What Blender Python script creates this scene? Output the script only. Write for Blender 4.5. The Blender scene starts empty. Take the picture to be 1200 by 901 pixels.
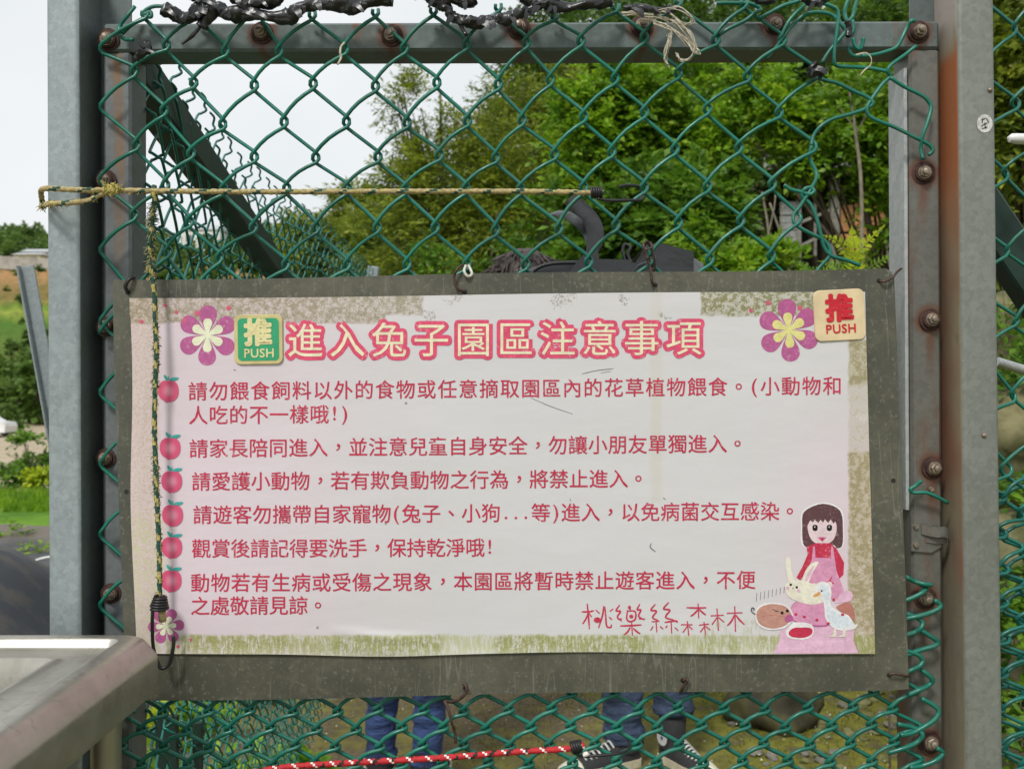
import bpy, math, random
import numpy as np
from mathutils import Vector, Matrix, Euler, noise
S = bpy.context.scene
COL = S.collection
R = math.radians
random.seed(7)

# ------------------------------------------------------------------ camera
FPX, CX, CZ, EYE = 1167.0, 600.0, 450.5, 1.35
cam_d = bpy.data.cameras.new('camera')
cam = bpy.data.objects.new('camera', cam_d)
COL.objects.link(cam)
cam.location = (0, 0, EYE)
cam.rotation_euler = (R(90), 0, 0)
cam_d.sensor_width = 36
cam_d.lens = 36 * FPX / 1200
cam_d.clip_start = 0.05
cam_d.clip_end = 3000
cam_d.dof.use_dof = True
cam_d.dof.focus_distance = 1.16
cam_d.dof.aperture_fstop = 12.0
S.camera = cam

# ------------------------------------------------------------------ sky and sun
SUN_EL, SUN_AZ = 50, 205            # degrees; sun behind the camera, a little to the left
W = bpy.data.worlds.new('World')
S.world = W
W.use_nodes = True
wn = W.node_tree
wn.nodes.clear()
sky = wn.nodes.new('ShaderNodeTexSky')
sky.sky_type = 'NISHITA'
sky.sun_disc = False
sky.sun_elevation = R(SUN_EL)
sky.sun_rotation = R(SUN_AZ)
bg1 = wn.nodes.new('ShaderNodeBackground')
bg1.inputs['Strength'].default_value = 0.07
wn.links.new(sky.outputs[0], bg1.inputs['Color'])
# overcast cloud deck in front of the blue sky
tc = wn.nodes.new('ShaderNodeTexCoord')
nz = wn.nodes.new('ShaderNodeTexNoise')
nz.inputs['Scale'].default_value = 2.2
nz.inputs['Detail'].default_value = 5
wn.links.new(tc.outputs['Generated'], nz.inputs['Vector'])
cr = wn.nodes.new('ShaderNodeValToRGB')
cr.color_ramp.elements[0].position = 0.3
cr.color_ramp.elements[0].color = (0.64, 0.68, 0.70, 1)
cr.color_ramp.elements[1].position = 0.65
cr.color_ramp.elements[1].color = (0.785, 0.80, 0.805, 1)
wn.links.new(nz.outputs[0], cr.inputs[0])
bg2 = wn.nodes.new('ShaderNodeBackground')
bg2.inputs['Strength'].default_value = 0.97
wn.links.new(cr.outputs[0], bg2.inputs['Color'])
mx = wn.nodes.new('ShaderNodeMixShader')
mx.inputs[0].default_value = 0.93
wn.links.new(bg1.outputs[0], mx.inputs[1])
wn.links.new(bg2.outputs[0], mx.inputs[2])
wo = wn.nodes.new('ShaderNodeOutputWorld')
wn.links.new(mx.outputs[0], wo.inputs[0])

sd = bpy.data.lights.new('sun', 'SUN')
sd.energy = 2.1
sd.angle = R(11)
sd.color = (1.0, 0.965, 0.91)
sun = bpy.data.objects.new('sun', sd)
COL.objects.link(sun)
az = R(SUN_AZ)
d = Vector((math.sin(az) * math.cos(R(SUN_EL)), math.cos(az) * math.cos(R(SUN_EL)), math.sin(R(SUN_EL))))
sun.rotation_euler = d.to_track_quat('Z', 'Y').to_euler()
sun.location = (0, -3, 6)

S.view_settings.view_transform = 'Standard'
S.view_settings.look = 'None'
S.view_settings.exposure = 0.36
S.view_settings.gamma = 1.0
S.view_settings.use_curve_mapping = False

# ------------------------------------------------------------------ helpers
def V(px, py, Y):
    return ((px - CX) / FPX * Y, Y, EYE - (py - CZ) / FPX * Y)

ORG = {}

def tag(o, label=None, cat=None, group=None, kind=None):
    if label: o['label'] = label
    if cat: o['category'] = cat
    if group: o['group'] = group
    if kind: o['kind'] = kind
    return o

def empty(name, loc, label, cat, group=None):
    o = bpy.data.objects.new(name, None)
    o.empty_display_size = 0.05
    COL.objects.link(o)
    o.location = loc
    ORG[o.name] = Vector(loc)
    return tag(o, label, cat, group)

def link(name, me, parent=None, origin=None):
    """origin: world point the mesh coordinates are relative to"""
    o = bpy.data.objects.new(name, me)
    COL.objects.link(o)
    org = Vector(origin) if origin is not None else Vector((0, 0, 0))
    ORG[o.name] = org
    if parent is not None:
        o.parent = parent
        o.location = org - ORG[parent.name]
    else:
        o.location = org
    return o

class M:
    """mesh collector: world coordinates in, ONE mesh object out"""
    def __init__(self):
        self.v, self.f, self.m = [], [], []
        self.n = 0
    def add(self, vs, fs, mi=0):
        b = self.n
        self.v.extend(tuple(p) for p in vs)
        self.n += len(vs)
        if isinstance(mi, int):
            mi = [mi] * len(fs)
        for f, k in zip(fs, mi):
            self.f.append(tuple(b + i for i in f))
            self.m.append(k)
        return self
    def box(self, c, s, rot=None, mi=0, bev=0.0):
        x, y, z = s[0] / 2, s[1] / 2, s[2] / 2
        if bev > 0:
            b = min(bev, x * .45, y * .45, z * .45)
            vs, idx = [], {}
            for sx in (-1, 1):
                for sy in (-1, 1):
                    for sz in (-1, 1):
                        for a in range(3):
                            p = [sx * (x - b), sy * (y - b), sz * (z - b)]
                            p[a] = (sx * x, sy * y, sz * z)[a]
                            idx[(sx, sy, sz, a)] = len(vs)
                            vs.append(p)
            fs = []
            for a in range(3):
                u, w = [(1, 2), (0, 2), (0, 1)][a]
                for s0 in (-1, 1):
                    q = []
                    for du, dw in ((-1, -1), (1, -1), (1, 1), (-1, 1)):
                        k = [0, 0, 0]; k[a] = s0; k[u] = du; k[w] = dw
                        q.append(idx[(k[0], k[1], k[2], a)])
                    fs.append(q)
            for a in range(3):
                u, w = [(1, 2), (0, 2), (0, 1)][a]
                for du in (-1, 1):
                    for dw in (-1, 1):
                        def K(sa, ax):
                            k = [0, 0, 0]; k[a] = sa; k[u] = du; k[w] = dw
                            return idx[(k[0], k[1], k[2], ax)]
                        fs.append([K(-1, u), K(1, u), K(1, w), K(-1, w)])
            for sx in (-1, 1):
                for sy in (-1, 1):
                    for sz in (-1, 1):
                        fs.append([idx[(sx, sy, sz, a)] for a in range(3)])
        else:
            vs = [(sx * x, sy * y, sz * z) for sx in (-1, 1) for sy in (-1, 1) for sz in (-1, 1)]
            fs = [(0, 1, 3, 2), (4, 6, 7, 5), (0, 4, 5, 1), (2, 3, 7, 6), (0, 2, 6, 4), (1, 5, 7, 3)]
        if rot is not None:
            mt = rot if isinstance(rot, Matrix) else Euler(rot).to_matrix()
            vs = [mt @ Vector(p) for p in vs]
        vs = [(p[0] + c[0], p[1] + c[1], p[2] + c[2]) for p in vs]
        return self.add(vs, fs, mi)
    def bar(self, a, b, w, h, mi=0, up=(0, 0, 1), bev=0.0):
        """box beam from a to b; h along up, w sideways"""
        a, b = Vector(a), Vector(b)
        d = (b - a); L = d.length; d.normalize()
        u = Vector(up); s = d.cross(u).normalized(); u = s.cross(d).normalized()
        mt = Matrix((d, s, u)).transposed()
        return self.box((a + b) / 2, (L, w, h), mt, mi, bev)
    def tube(self, pts, r, sides=6, mi=0, caps=True, mfun=None, flat=1.0, up0=None):
        P = [Vector(p) for p in pts]
        n = len(P)
        rr = r if hasattr(r, '__len__') else [r] * n
        vs, fs, ms = [], [], []
        pn = None
        for i in range(n):
            t = (P[min(i + 1, n - 1)] - P[max(i - 1, 0)])
            if t.length < 1e-9: t = Vector((0, 0, 1))
            t.normalize()
            if pn is None:
                a = Vector(up0) if up0 is not None else (Vector((0, 1, 0)) if abs(t.y) < .9 else Vector((1, 0, 0)))
            else:
                a = pn
            nn = (a - t * a.dot(t))
            if nn.length < 1e-6: nn = t.orthogonal()
            nn.normalize(); pn = nn
            bb = t.cross(nn)
            for k in range(sides):
                an = 2 * math.pi * k / sides
                vs.append(P[i] + nn * (math.cos(an) * rr[i] * flat) + bb * (math.sin(an) * rr[i]))
        for i in range(n - 1):
            for k in range(sides):
                k2 = (k + 1) % sides
                fs.append((i * sides + k, i * sides + k2, (i + 1) * sides + k2, (i + 1) * sides + k))
                ms.append(mfun(i, k) if mfun else mi)
        if caps:
            fs.append(tuple(reversed(range(sides)))); ms.append(mfun(0, 0) if mfun else mi)
            fs.append(tuple((n - 1) * sides + k for k in range(sides))); ms.append(mfun(n - 2, 0) if mfun else mi)
        return self.add(vs, fs, ms)
    def prism(self, poly, y0, y1, mi=0):
        """poly: list of (x,z); extruded from y0 (front) to y1"""
        n = len(poly)
        vs = [(p[0], y0, p[1]) for p in poly] + [(p[0], y1, p[1]) for p in poly]
        fs = [tuple(range(n)), tuple(reversed(range(n, 2 * n)))]
        fs += [(i, n + i, n + (i + 1) % n, (i + 1) % n) for i in range(n)]
        return self.add(vs, fs, mi)
    def cyl(self, c, axis, r0, r1, L, sides=16, mi=0):
        c = Vector(c); a = Vector(axis).normalized()
        return self.tube([c, c + a * L], [r0, r1], sides, mi)
    def sphere(self, c, r, seg=12, ring=8, mi=0, jit=0.0, seed=0):
        vs, fs = [], []
        sc = r if hasattr(r, '__len__') else (r, r, r)
        for i in range(ring + 1):
            th = math.pi * i / ring
            for k in range(seg):
                ph = 2 * math.pi * k / seg
                p = Vector((math.sin(th) * math.cos(ph), math.sin(th) * math.sin(ph), math.cos(th)))
                if jit:
                    p *= 1 + jit * noise.noise(p * 1.7 + Vector((seed * 7.3, seed * 3.1, 0)))
                vs.append((c[0] + p.x * sc[0], c[1] + p.y * sc[1], c[2] + p.z * sc[2]))
        for i in range(ring):
            for k in range(seg):
                k2 = (k + 1) % seg
                if i == 0: fs.append((k, (i + 1) * seg + k, (i + 1) * seg + k2))
                elif i == ring - 1: fs.append((i * seg + k, (i + 1) * seg + k, i * seg + k2))
                else: fs.append((i * seg + k, (i + 1) * seg + k, (i + 1) * seg + k2, i * seg + k2))
        return self.add(vs, fs, mi)
    def mesh(self, name, mats, origin=(0, 0, 0), smooth=None):
        me = bpy.data.meshes.new(name)
        o = origin
        me.from_pydata([(p[0] - o[0], p[1] - o[1], p[2] - o[2]) for p in self.v], [], self.f)
        mats = mats if isinstance(mats, (list, tuple)) else [mats]
        for k in mats: me.materials.append(k)
        if len(mats) > 1:
            me.polygons.foreach_set('material_index', self.m)
        me.update()
        me.validate()
        if smooth is True:
            me.polygons.foreach_set('use_smooth', [True] * len(me.polygons))
        elif smooth:
            me.polygons.foreach_set('use_smooth', [True] * len(me.polygons))
            me.set_sharp_from_angle(angle=R(smooth))
        return me
    def build(self, name, mats, parent=None, origin=None, smooth=None, label=None):
        if origin is None:
            origin = ORG[parent.name] if parent is not None else (0, 0, 0)
        o = link(name, self.mesh(name, mats, origin, smooth), parent, origin)
        if label: o['label'] = label
        return o

def catmull(pts, n=6):
    P = [Vector(p) for p in pts]
    if len(P) < 3: return P
    out = []
    Q = [P[0] * 2 - P[1]] + P + [P[-1] * 2 - P[-2]]
    for i in range(1, len(Q) - 2):
        p0, p1, p2, p3 = Q[i - 1], Q[i], Q[i + 1], Q[i + 2]
        for k in range(n):
            t = k / n
            out.append(0.5 * ((2 * p1) + (p2 - p0) * t + (2 * p0 - 5 * p1 + 4 * p2 - p3) * t * t + (3 * p1 - p0 - 3 * p2 + p3) * t ** 3))
    out.append(P[-1])
    return out

def np_mesh(name, verts, faces4, mats, origin=(0, 0, 0), mi=None):
    """fast quads: verts (N,3), faces4 (F,4)"""
    me = bpy.data.meshes.new(name)
    v = (verts - np.array(origin)).astype(np.float32)
    me.vertices.add(len(v)); me.vertices.foreach_set('co', v.ravel())
    k = faces4.shape[1]
    me.loops.add(faces4.size); me.loops.foreach_set('vertex_index', faces4.astype(np.int32).ravel())
    me.polygons.add(len(faces4))
    me.polygons.foreach_set('loop_start', np.arange(0, faces4.size, k, dtype=np.int32))
    me.polygons.foreach_set('loop_total', np.full(len(faces4), k, dtype=np.int32))
    mats = mats if isinstance(mats, (list, tuple)) else [mats]
    for m in mats: me.materials.append(m)
    if mi is not None: me.polygons.foreach_set('material_index', mi.astype(np.int32))
    me.update(calc_edges=True)
    return me

# ------------------------------------------------------------------ materials
class G:
    """small node-graph writer"""
    def __init__(self, name):
        self.mat = bpy.data.materials.new(name)
        self.mat.use_nodes = True
        self.t = self.mat.node_tree
        self.t.nodes.clear()
        self.out = self.t.nodes.new('ShaderNodeOutputMaterial')
        self.b = self.t.nodes.new('ShaderNodeBsdfPrincipled')
        self.t.links.new(self.b.outputs[0], self.out.inputs[0])
        self.co = self.t.nodes.new('ShaderNodeNewGeometry').outputs['Position']
    def put(self, sock, v):
        if isinstance(v, bpy.types.NodeSocket): self.t.links.new(v, sock)
        elif v is not None:
            if hasattr(v, '__len__') and len(v) == 3 and sock.type == 'RGBA': v = (*v, 1)
            sock.default_value = v
    def math(self, op, a, b=None, c=None, clamp=False):
        n = self.t.nodes.new('ShaderNodeMath'); n.operation = op; n.use_clamp = clamp
        for i, x in enumerate((a, b, c)):
            if x is not None: self.put(n.inputs[i], x)
        return n.outputs[0]
    def add(self, a, b): return self.math('ADD', a, b)
    def sub(self, a, b): return self.math('SUBTRACT', a, b)
    def mul(self, a, b): return self.math('MULTIPLY', a, b)
    def maxi(self, a, b): return self.math('MAXIMUM', a, b)
    def step(self, x, lo, hi):
        n = self.t.nodes.new('ShaderNodeMapRange'); n.interpolation_type = 'SMOOTHSTEP'
        self.put(n.inputs['Value'], x); n.inputs['From Min'].default_value = lo; n.inputs['From Max'].default_value = hi
        return n.outputs[0]
    def mix(self, f, a, b):
        n = self.t.nodes.new('ShaderNodeMix'); n.data_type = 'RGBA'
        self.put(n.inputs[0], f); self.put(n.inputs[6], a); self.put(n.inputs[7], b)
        return n.outputs[2]
    def xyz(self, v=None):
        n = self.t.nodes.new('ShaderNodeSeparateXYZ'); self.put(n.inputs[0], v or self.co)
        return n.outputs
    def map(self, scale, loc=(0, 0, 0), rot=(0, 0, 0), v=None):
        n = self.t.nodes.new('ShaderNodeMapping')
        self.put(n.inputs[0], v or self.co)
        n.inputs['Location'].default_value = loc; n.inputs['Rotation'].default_value = rot; n.inputs['Scale'].default_value = scale
        return n.outputs[0]
    def noise(self, scale, detail=3, rough=.5, v=None, dist=0):
        n = self.t.nodes.new('ShaderNodeTexNoise')
        self.put(n.inputs['Vector'], v or self.co)
        n.inputs['Scale'].default_value = scale; n.inputs['Detail'].default_value = detail
        n.inputs['Roughness'].default_value = rough; n.inputs['Distortion'].default_value = dist
        return n.outputs[0]
    def voro(self, scale, v=None, feature='F1', out='Color'):
        n = self.t.nodes.new('ShaderNodeTexVoronoi'); n.feature = feature
        self.put(n.inputs['Vector'], v or self.co); n.inputs['Scale'].default_value = scale
        return n.outputs[out]
    def bump(self, h, strength=.3, dist=.001):
        n = self.t.nodes.new('ShaderNodeBump'); n.inputs['Strength'].default_value = strength
        n.inputs['Distance'].default_value = dist; self.put(n.inputs['Height'], h)
        self.t.links.new(n.outputs[0], self.b.inputs['Normal'])
    def done(self, col, rough=.6, metal=0.0, spec=None):
        self.put(self.b.inputs['Base Color'], col); self.put(self.b.inputs['Roughness'], rough)
        self.put(self.b.inputs['Metallic'], metal)
        if spec is not None: self.b.inputs['Specular IOR Level'].default_value = spec
        return self.mat

def plain(name, c, rough=.6, metal=0.0, var=.25, scale=30, bump=0.0, c2=None, detail=4, spec=None):
    g = G(name)
    n = g.noise(scale, detail, .6)
    c2 = c2 or tuple(x * (1 - var) for x in c)
    f = g.step(n, .32, .68)
    col = g.mix(f, c2, tuple(min(1, x * (1 + var * .5)) for x in c))
    if bump: g.bump(n, bump, .002)
    return g.done(col, rough, metal, spec)

def galv(name, base=(.34, .37, .375), rust=0.0, rustband=None, rough=.48, metal=.35, dirt=0.25, spots=None):
    g = G(name)
    wob_ = g.t.nodes.new('ShaderNodeVectorMath'); wob_.operation = 'MULTIPLY_ADD'
    nt_ = g.t.nodes.new('ShaderNodeTexNoise'); nt_.inputs['Scale'].default_value = 220; g.put(nt_.inputs['Vector'], g.co)
    g.put(wob_.inputs[0], nt_.outputs['Color']); wob_.inputs[1].default_value = (.007, .007, .007); g.put(wob_.inputs[2], g.co)
    v = g.voro(170, wob_.outputs[0])
    x = g.xyz(v)[0]
    v2 = g.noise(330, 3, .7)
    f = g.add(g.mul(x, .38), g.mul(v2, .62))
    big = g.noise(9, 4, .6)
    f = g.add(g.mul(f, .55), g.mul(big, .45))
    col = g.mix(g.step(f, .15, .95), tuple(c * .72 for c in base), tuple(c * 1.22 for c in base))
    dn = g.step(g.noise(14, 6, .7, g.map((1, 1, .35))), .5, .75)
    col = g.mix(g.mul(dn, dirt), col, (.12, .10, .075))
    if rust:
        rn = g.step(g.noise(11, 6, .7, g.map((1.4, 1.4, .35), (3, 1, 2))), .62 - .25 * rust, .78 - .2 * rust)
        col = g.mix(g.mul(rn, .85), col, (.16, .055, .02))
    if rustband:
        x0, wd, z0, z1 = rustband
        X, Y, Z = g.xyz()
        wob = g.mul(g.sub(g.noise(6, 3, .5, g.map((.2, .2, 1.5))), .5), .02)
        dx = g.math('ABSOLUTE', g.sub(g.add(X, wob), x0))
        m = g.sub(1.0, g.step(dx, wd * .2, wd))
        m = g.mul(m, g.mul(g.step(Z, z0, z0 + .1), g.sub(1.0, g.step(Z, z1 - .03, z1))))
        m = g.mul(m, g.step(g.noise(20, 5, .7, g.map((3, 3, .5))), .3, .6))
        col = g.mix(g.mul(m, .75), col, (.22, .11, .035))
    if spots:
        X, Y, Z = g.xyz(); tot = None
        wn_ = g.mul(g.sub(g.noise(55, 4, .7), .5), .012)
        for (sx_, sy_) in spots:
            p = V(sx_, sy_, 1.182)
            dx = g.math('ABSOLUTE', g.add(g.sub(X, p[0]), wn_)); dz = g.sub(Z, p[2])
            halo = g.sub(1.0, g.step(g.math('SQRT', g.add(g.mul(dx, dx), g.mul(dz, dz))), .012, .024))
            run = g.mul(g.mul(g.sub(1.0, g.step(dx, .001, .0085)), g.sub(1.0, g.step(dz, -.004, .0))), g.step(dz, -.085, -.01))
            q = g.maxi(halo, run); tot = q if tot is None else g.maxi(tot, q)
        col = g.mix(g.mul(tot, .8), col, (.13, .045, .02))
    g.bump(f, .08, .0006)
    return g.done(col, g.add(g.mul(f, .2), rough - .1), metal)

MAT = {}
MAT['galv'] = galv('galvanised_steel', (.30, .35, .36), dirt=.2)
MAT['galv_left'] = galv('galvanised_left_stile', (.15, .17, .175), .1, (-.468, .010, 1.45, 1.76), metal=.3)
MAT['galv_right'] = galv('galvanised_dirty_post', (.215, .228, .205), .0, metal=.3, dirt=.45)
MAT['galv_frame'] = galv('galvanised_gate_frame', (.125, .16, .155), .16, metal=.3, spots=[(307, 39), (459, 42), (608, 33), (752, 31), (908, 29), (1076, 38)])
MAT['galv_stile'] = galv('galvanised_rusty_stile', (.145, .145, .128), .42, metal=.25, dirt=.5, spots=[(1082, 203), (1090, 375), (1093, 548), (1084, 700), (1089, 869)])
MAT['galv_pale'] = galv('galvanised_pale', (.44, .46, .46), .0, metal=.25, dirt=.1)
MAT['dark_steel'] = plain('dark_steel', (.018, .042, .034), .55, .3, scale=20)

def rust_face():
    g = G('rust_stained_channel')
    X, Y, Z = g.xyz()
    n = g.noise(8, 6, .7, g.map((1, 1, .35)))
    n2 = g.noise(40, 4, .6)
    zz = g.add(Z, g.mul(g.sub(n, .5), .12))
    top = g.mul(g.step(zz, 1.47, 1.64), g.sub(1.0, g.step(zz, 1.735, 1.765)))
    base = g.mix(g.step(n, .3, .7), (.17, .155, .11), (.27, .235, .15))
    base = g.mix(g.step(g.noise(3, 3, .5, g.map((1, 1, 1), (0, 0, 5))), .54, .68), base, (.21, .10, .06))
    col = g.mix(top, base, (.34, .115, .042))
    col = g.mix(g.step(zz, 1.74, 1.80), col, (.33, .29, .26))
    col = g.mix(g.mul(g.step(n2, .55, .8), .4), col, (.14, .08, .05))
    g.bump(n2, .15, .001)
    return g.done(col, .7, .1)
MAT['rust_face'] = rust_face()
MAT['rust'] = plain('rust', (.060, .026, .019), .8, .1, .5, 140, .3)
MAT['bolt'] = plain('weathered_bolt', (.27, .22, .17), .45, .5, .4, 200, .1)
def vinyl_mat():
    g = G('green_vinyl_wire')
    n = g.noise(45, 4, .65); n2 = g.noise(420, 3, .7); n3 = g.noise(9, 3, .6)
    col = g.mix(g.step(n3, .3, .7), (.003, .105, .074), (.006, .165, .115))
    col = g.mix(g.mul(g.step(n, .5, .72), .3), col, (.07, .16, .12))
    col = g.mix(g.mul(g.step(n2, .60, .70), .55), col, (.02, .05, .035))
    g.bump(n2, .25, .0006)
    return g.done(col, g.add(.26, g.mul(g.step(n, .35, .7), .3)), 0)
MAT['vinyl'] = vinyl_mat()
MAT['vinyl_dark'] = plain('green_vinyl_wire_shaded', (.006, .13, .10), .36, 0, .3, 40)
MAT['black_plastic'] = plain('black_plastic', (.016, .017, .019), .33, 0, .4, 60, .2)
MAT['black_rubber'] = plain('black_rubber', (.012, .012, .013), .45, 0, .3, 80)
MAT['rope_tan'] = plain('rope_tan', (.40, .32, .15), .85, 0, .35, 300, .4)
MAT['rope_yellow'] = plain('rope_yellow', (.42, .36, .10), .85, 0, .35, 300, .4)
MAT['rope_green'] = plain('rope_green', (.015, .07, .045), .8, 0, .4, 300, .4)
MAT['rope_red'] = plain('rope_red', (.46, .014, .02), .7, 0, .2, 300, .4)
MAT['rope_white'] = plain('rope_white', (.8, .74, .7), .8, 0, .1, 300)
MAT['rope_black'] = plain('rope_black', (.02, .012, .012), .8, 0, .2, 300)
MAT['string'] = plain('frayed_string', (.52, .48, .38), .9, 0, .3, 200)
MAT['tie_wire'] = plain('rusty_tie_wire', (.075, .045, .035), .55, .4, .5, 200)
MAT['tie_white'] = plain('pale_tie_wire', (.6, .58, .52), .5, .1, .2, 200)
MAT['white_plastic'] = plain('white_plastic', (.78, .78, .76), .4, 0, .08, 20)

# ------------------------------------------------------------------ ground, hills
def smooth(a, b, x):
    t = np.clip((x - a) / (b - a), 0, 1)
    return t * t * (3 - 2 * t)

LP = np.array([[-40, 0], [0, 0], [12, 0], [16, -.6], [30, -2.2], [50, -2.4], [75, -2.0], [88, -.5], [95, 1.5], [110, 5.5], [140, 13], [170, 20],
               [200, 25.5], [212, 26.5], [240, 32], [300, 42], [345, 46], [420, 46], [900, 40]])
RP = np.array([[-40, 0], [0, 0], [8, 0], [11, .15], [15, .9], [22, 3.2], [35, 8], [60, 16], [120, 30], [300, 46], [900, 60]])
def height(x, y):
    x = np.asarray(x, float); y = np.asarray(y, float)
    a = x / np.maximum(y, 3.0)
    hl = np.interp(y, LP[:, 0], LP[:, 1])
    hr = np.interp(y, RP[:, 0], RP[:, 1])
    w = smooth(-.02, .30, a)
    h = hl * (1 - w) + hr * w
    far = smooth(10, 30, y)
    h = h + far * (.25 * np.sin(x * .13 + 1) * np.cos(y * .11) ) + smooth(150, 300, y) * 4 * np.sin(x * .021 + .8)
    # terrace steps on the far slope
    st = smooth(86, 92, y) * (1 - smooth(200, 212, y)) * (1 - w)
    h = h * (1 - st) + st * (np.floor(h / 2.2) * 2.2 + 2.2 * smooth(.78, 1.0, (h / 2.2) % 1))
    near = 1 - smooth(6, 12, y)
    h = h + near * .012 * np.sin(x * 3.1) * np.cos(y * 2.7)
    return h
def H(x, y): return float(height(x, y))

def ground_mat():
    g = G('ground_cover')
    X, Y, Z = g.xyz()
    n1 = g.noise(1.3, 5, .6); n2 = g.noise(9, 6, .65); n3 = g.noise(60, 4, .7)
    grass = g.mix(g.step(n2, .3, .7), (.085, .090, .016), (.21, .20, .035))
    dirt = g.mix(g.step(n3, .3, .7), (.085, .066, .038), (.17, .135, .085))
    f = g.step(g.add(g.mul(n1, .6), g.mul(n2, .4)), .44, .56)
    lawn_x = g.step(g.add(X, g.mul(g.sub(n1, .5), .8)), .1, .9)
    f = g.maxi(g.mul(f, .6), g.mul(lawn_x, g.step(n2, .3, .5)))
    near = g.mix(f, dirt, grass)
    # mid-distance grass and the terraces beyond
    n4 = g.noise(.12, 5, .6); n5 = g.noise(.9, 5, .7)
    mid = g.mix(g.step(n5, .35, .65), (.06, .15, .012), (.13, .26, .02))
    road = g.step(g.add(Y, g.mul(g.sub(n4, .5), 8)), 27, 30)
    road = g.mul(road, g.sub(1.0, g.step(g.add(Y, g.mul(g.sub(n4, .5), 10)), 76, 82)))
    mid = g.mix(road, mid, g.mix(g.step(n5, .3, .7), (.33, .27, .19), (.44, .37, .27)))
    zz = g.add(Z, g.mul(g.sub(n4, .5), 5))
    ramp = g.t.nodes.new('ShaderNodeValToRGB')
    g.put(ramp.inputs[0], g.math('DIVIDE', zz, 64.0))
    e = ramp.color_ramp.elements
    stops = [(0, (.07, .13, .02)), (.06, (.10, .10, .03)), (.09, (.10, .15, .03)), (.14, (.06, .14, .02)), (.165, (.24, .28, .05)), (.18, (.12, .20, .03)), (.195, (.22, .19, .05)),
             (.23, (.18, .13, .045)), (.30, (.30, .18, .08)), (.39, (.36, .19, .085)), (.42, (.09, .12, .03)), (.7, (.05, .10, .025)), (1, (.05, .10, .03))]
    e[0].position, e[0].color = 0, (*stops[0][1], 1)
    e[1].position, e[1].color = 1, (*stops[-1][1], 1)
    for p, c in stops[1:-1]:
        k = e.new(p); k.color = (*c, 1)
    far = g.mix(g.mul(g.step(n5, .4, .66), .6), ramp.outputs[0], (.06, .09, .02))
    xr = g.step(X, -6, 4)
    far = g.mix(g.mul(xr, g.sub(1.0, g.step(Y, 120, 200))), far, (.045, .045, .022))  # slope under the trees painted darker, as shade behind the leaves
    midx = g.mix(g.step(g.math('DIVIDE', X, g.maxi(Y, 1.0)), -.30, -.15), mid, (.05, .045, .025))  # dark earth below the wood, with the shade of foliage gaps in its colour
    col = g.mix(g.step(g.add(Y, g.mul(n2, 1.0)), 8.3, 9.0), near, midx)
    col = g.mix(g.step(Y, 82, 90), col, far)
    g.bump(g.add(g.mul(n3, .5), n2), .6, .02)
    return g.done(col, .95, 0, .2)
MAT['ground'] = ground_mat()

def build_ground():
    ys = np.concatenate([-30 + np.arange(0, 30, 5), np.arange(0, 12, .25), np.arange(12, 40, .8), np.arange(40, 85, 1.5), np.arange(85, 215, .8),
                         np.arange(215, 420, 8), [450, 520, 650, 900]])
    s = np.linspace(-1, 1, 150)
    xb = np.sinh(s * 5.2) / math.sinh(5.2) * 700
    X, Yg = np.meshgrid(xb, ys)
    Z = height(X, Yg)
    v = np.stack([X, Yg, Z], -1).reshape(-1, 3)
    nx, ny = len(xb), len(ys)
    i = np.arange((ny - 1) * (nx - 1)); r = i // (nx - 1); c = i % (nx - 1)
    q = np.stack([r * nx + c, r * nx + c + 1, (r + 1) * nx + c + 1, (r + 1) * nx + c], -1)
    me = np_mesh('ground', v, q, MAT['ground'])
    me.polygons.foreach_set('use_smooth', [True] * len(me.polygons))
    o = link('ground', me)
    tag(o, 'ground of mossy lawn and bare dirt rising to terraced hills', None, None, 'structure')
build_ground()

# ------------------------------------------------------------------ chain link
WR = 0.0023
def zigzag(js, sides0, wx, r=WR, o=3.3, dep=.0040, ymul=1.0, Yp=1.176, hb=6.0, nleg=4):
    """js: list of (px,py) joints from top to bottom; sides0: -1 if first joint is the left bend"""
    pts = []
    s = sides0
    K = Yp
    n = len(js)
    for k, (x, y) in enumerate(js):
        sg = -s          # above the bend: the leg arriving
        up = (x + s * o * .35, y - hb, K + (dep if s > 0 else -dep) * .55 * (-1))
        pts += [None]
        # front leg '/' arrives at a right bend from below; '\' (back) sits above it
        top_back = (s > 0)
        yt = +dep if top_back else -dep
        if k > 0:
            pts.append(V(x + s * o * .15, y - hb, K + yt * .75))
        pts.append(V(x + s * o, y - hb * .42, K + yt * .42))
        pts.append(V(x + s * o * 1.08, y + hb * .30, K - yt * .30))
        if k < n - 1:
            pts.append(V(x + s * o * .20, y + hb, K - yt * .75))
            x2, y2 = js[k + 1]
            for q in range(1, nleg):
                t = q / nleg
                bow = math.sin(t * math.pi)
                sw = -s * 1.2 * bow if True else 0
                px = x + s * o * .2 + (x2 - s * o * .2 - x - s * o * .2) * t
                py = (y + hb) + (y2 - hb - y - hb) * t
                bw = 2.6 * bow if s > 0 else .5 * bow
                pts.append(V(px - bw, py - bw * .7, K - yt * (.8 + .2 * bow)))
        s = -s
    return [p for p in pts if p is not None]

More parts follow.
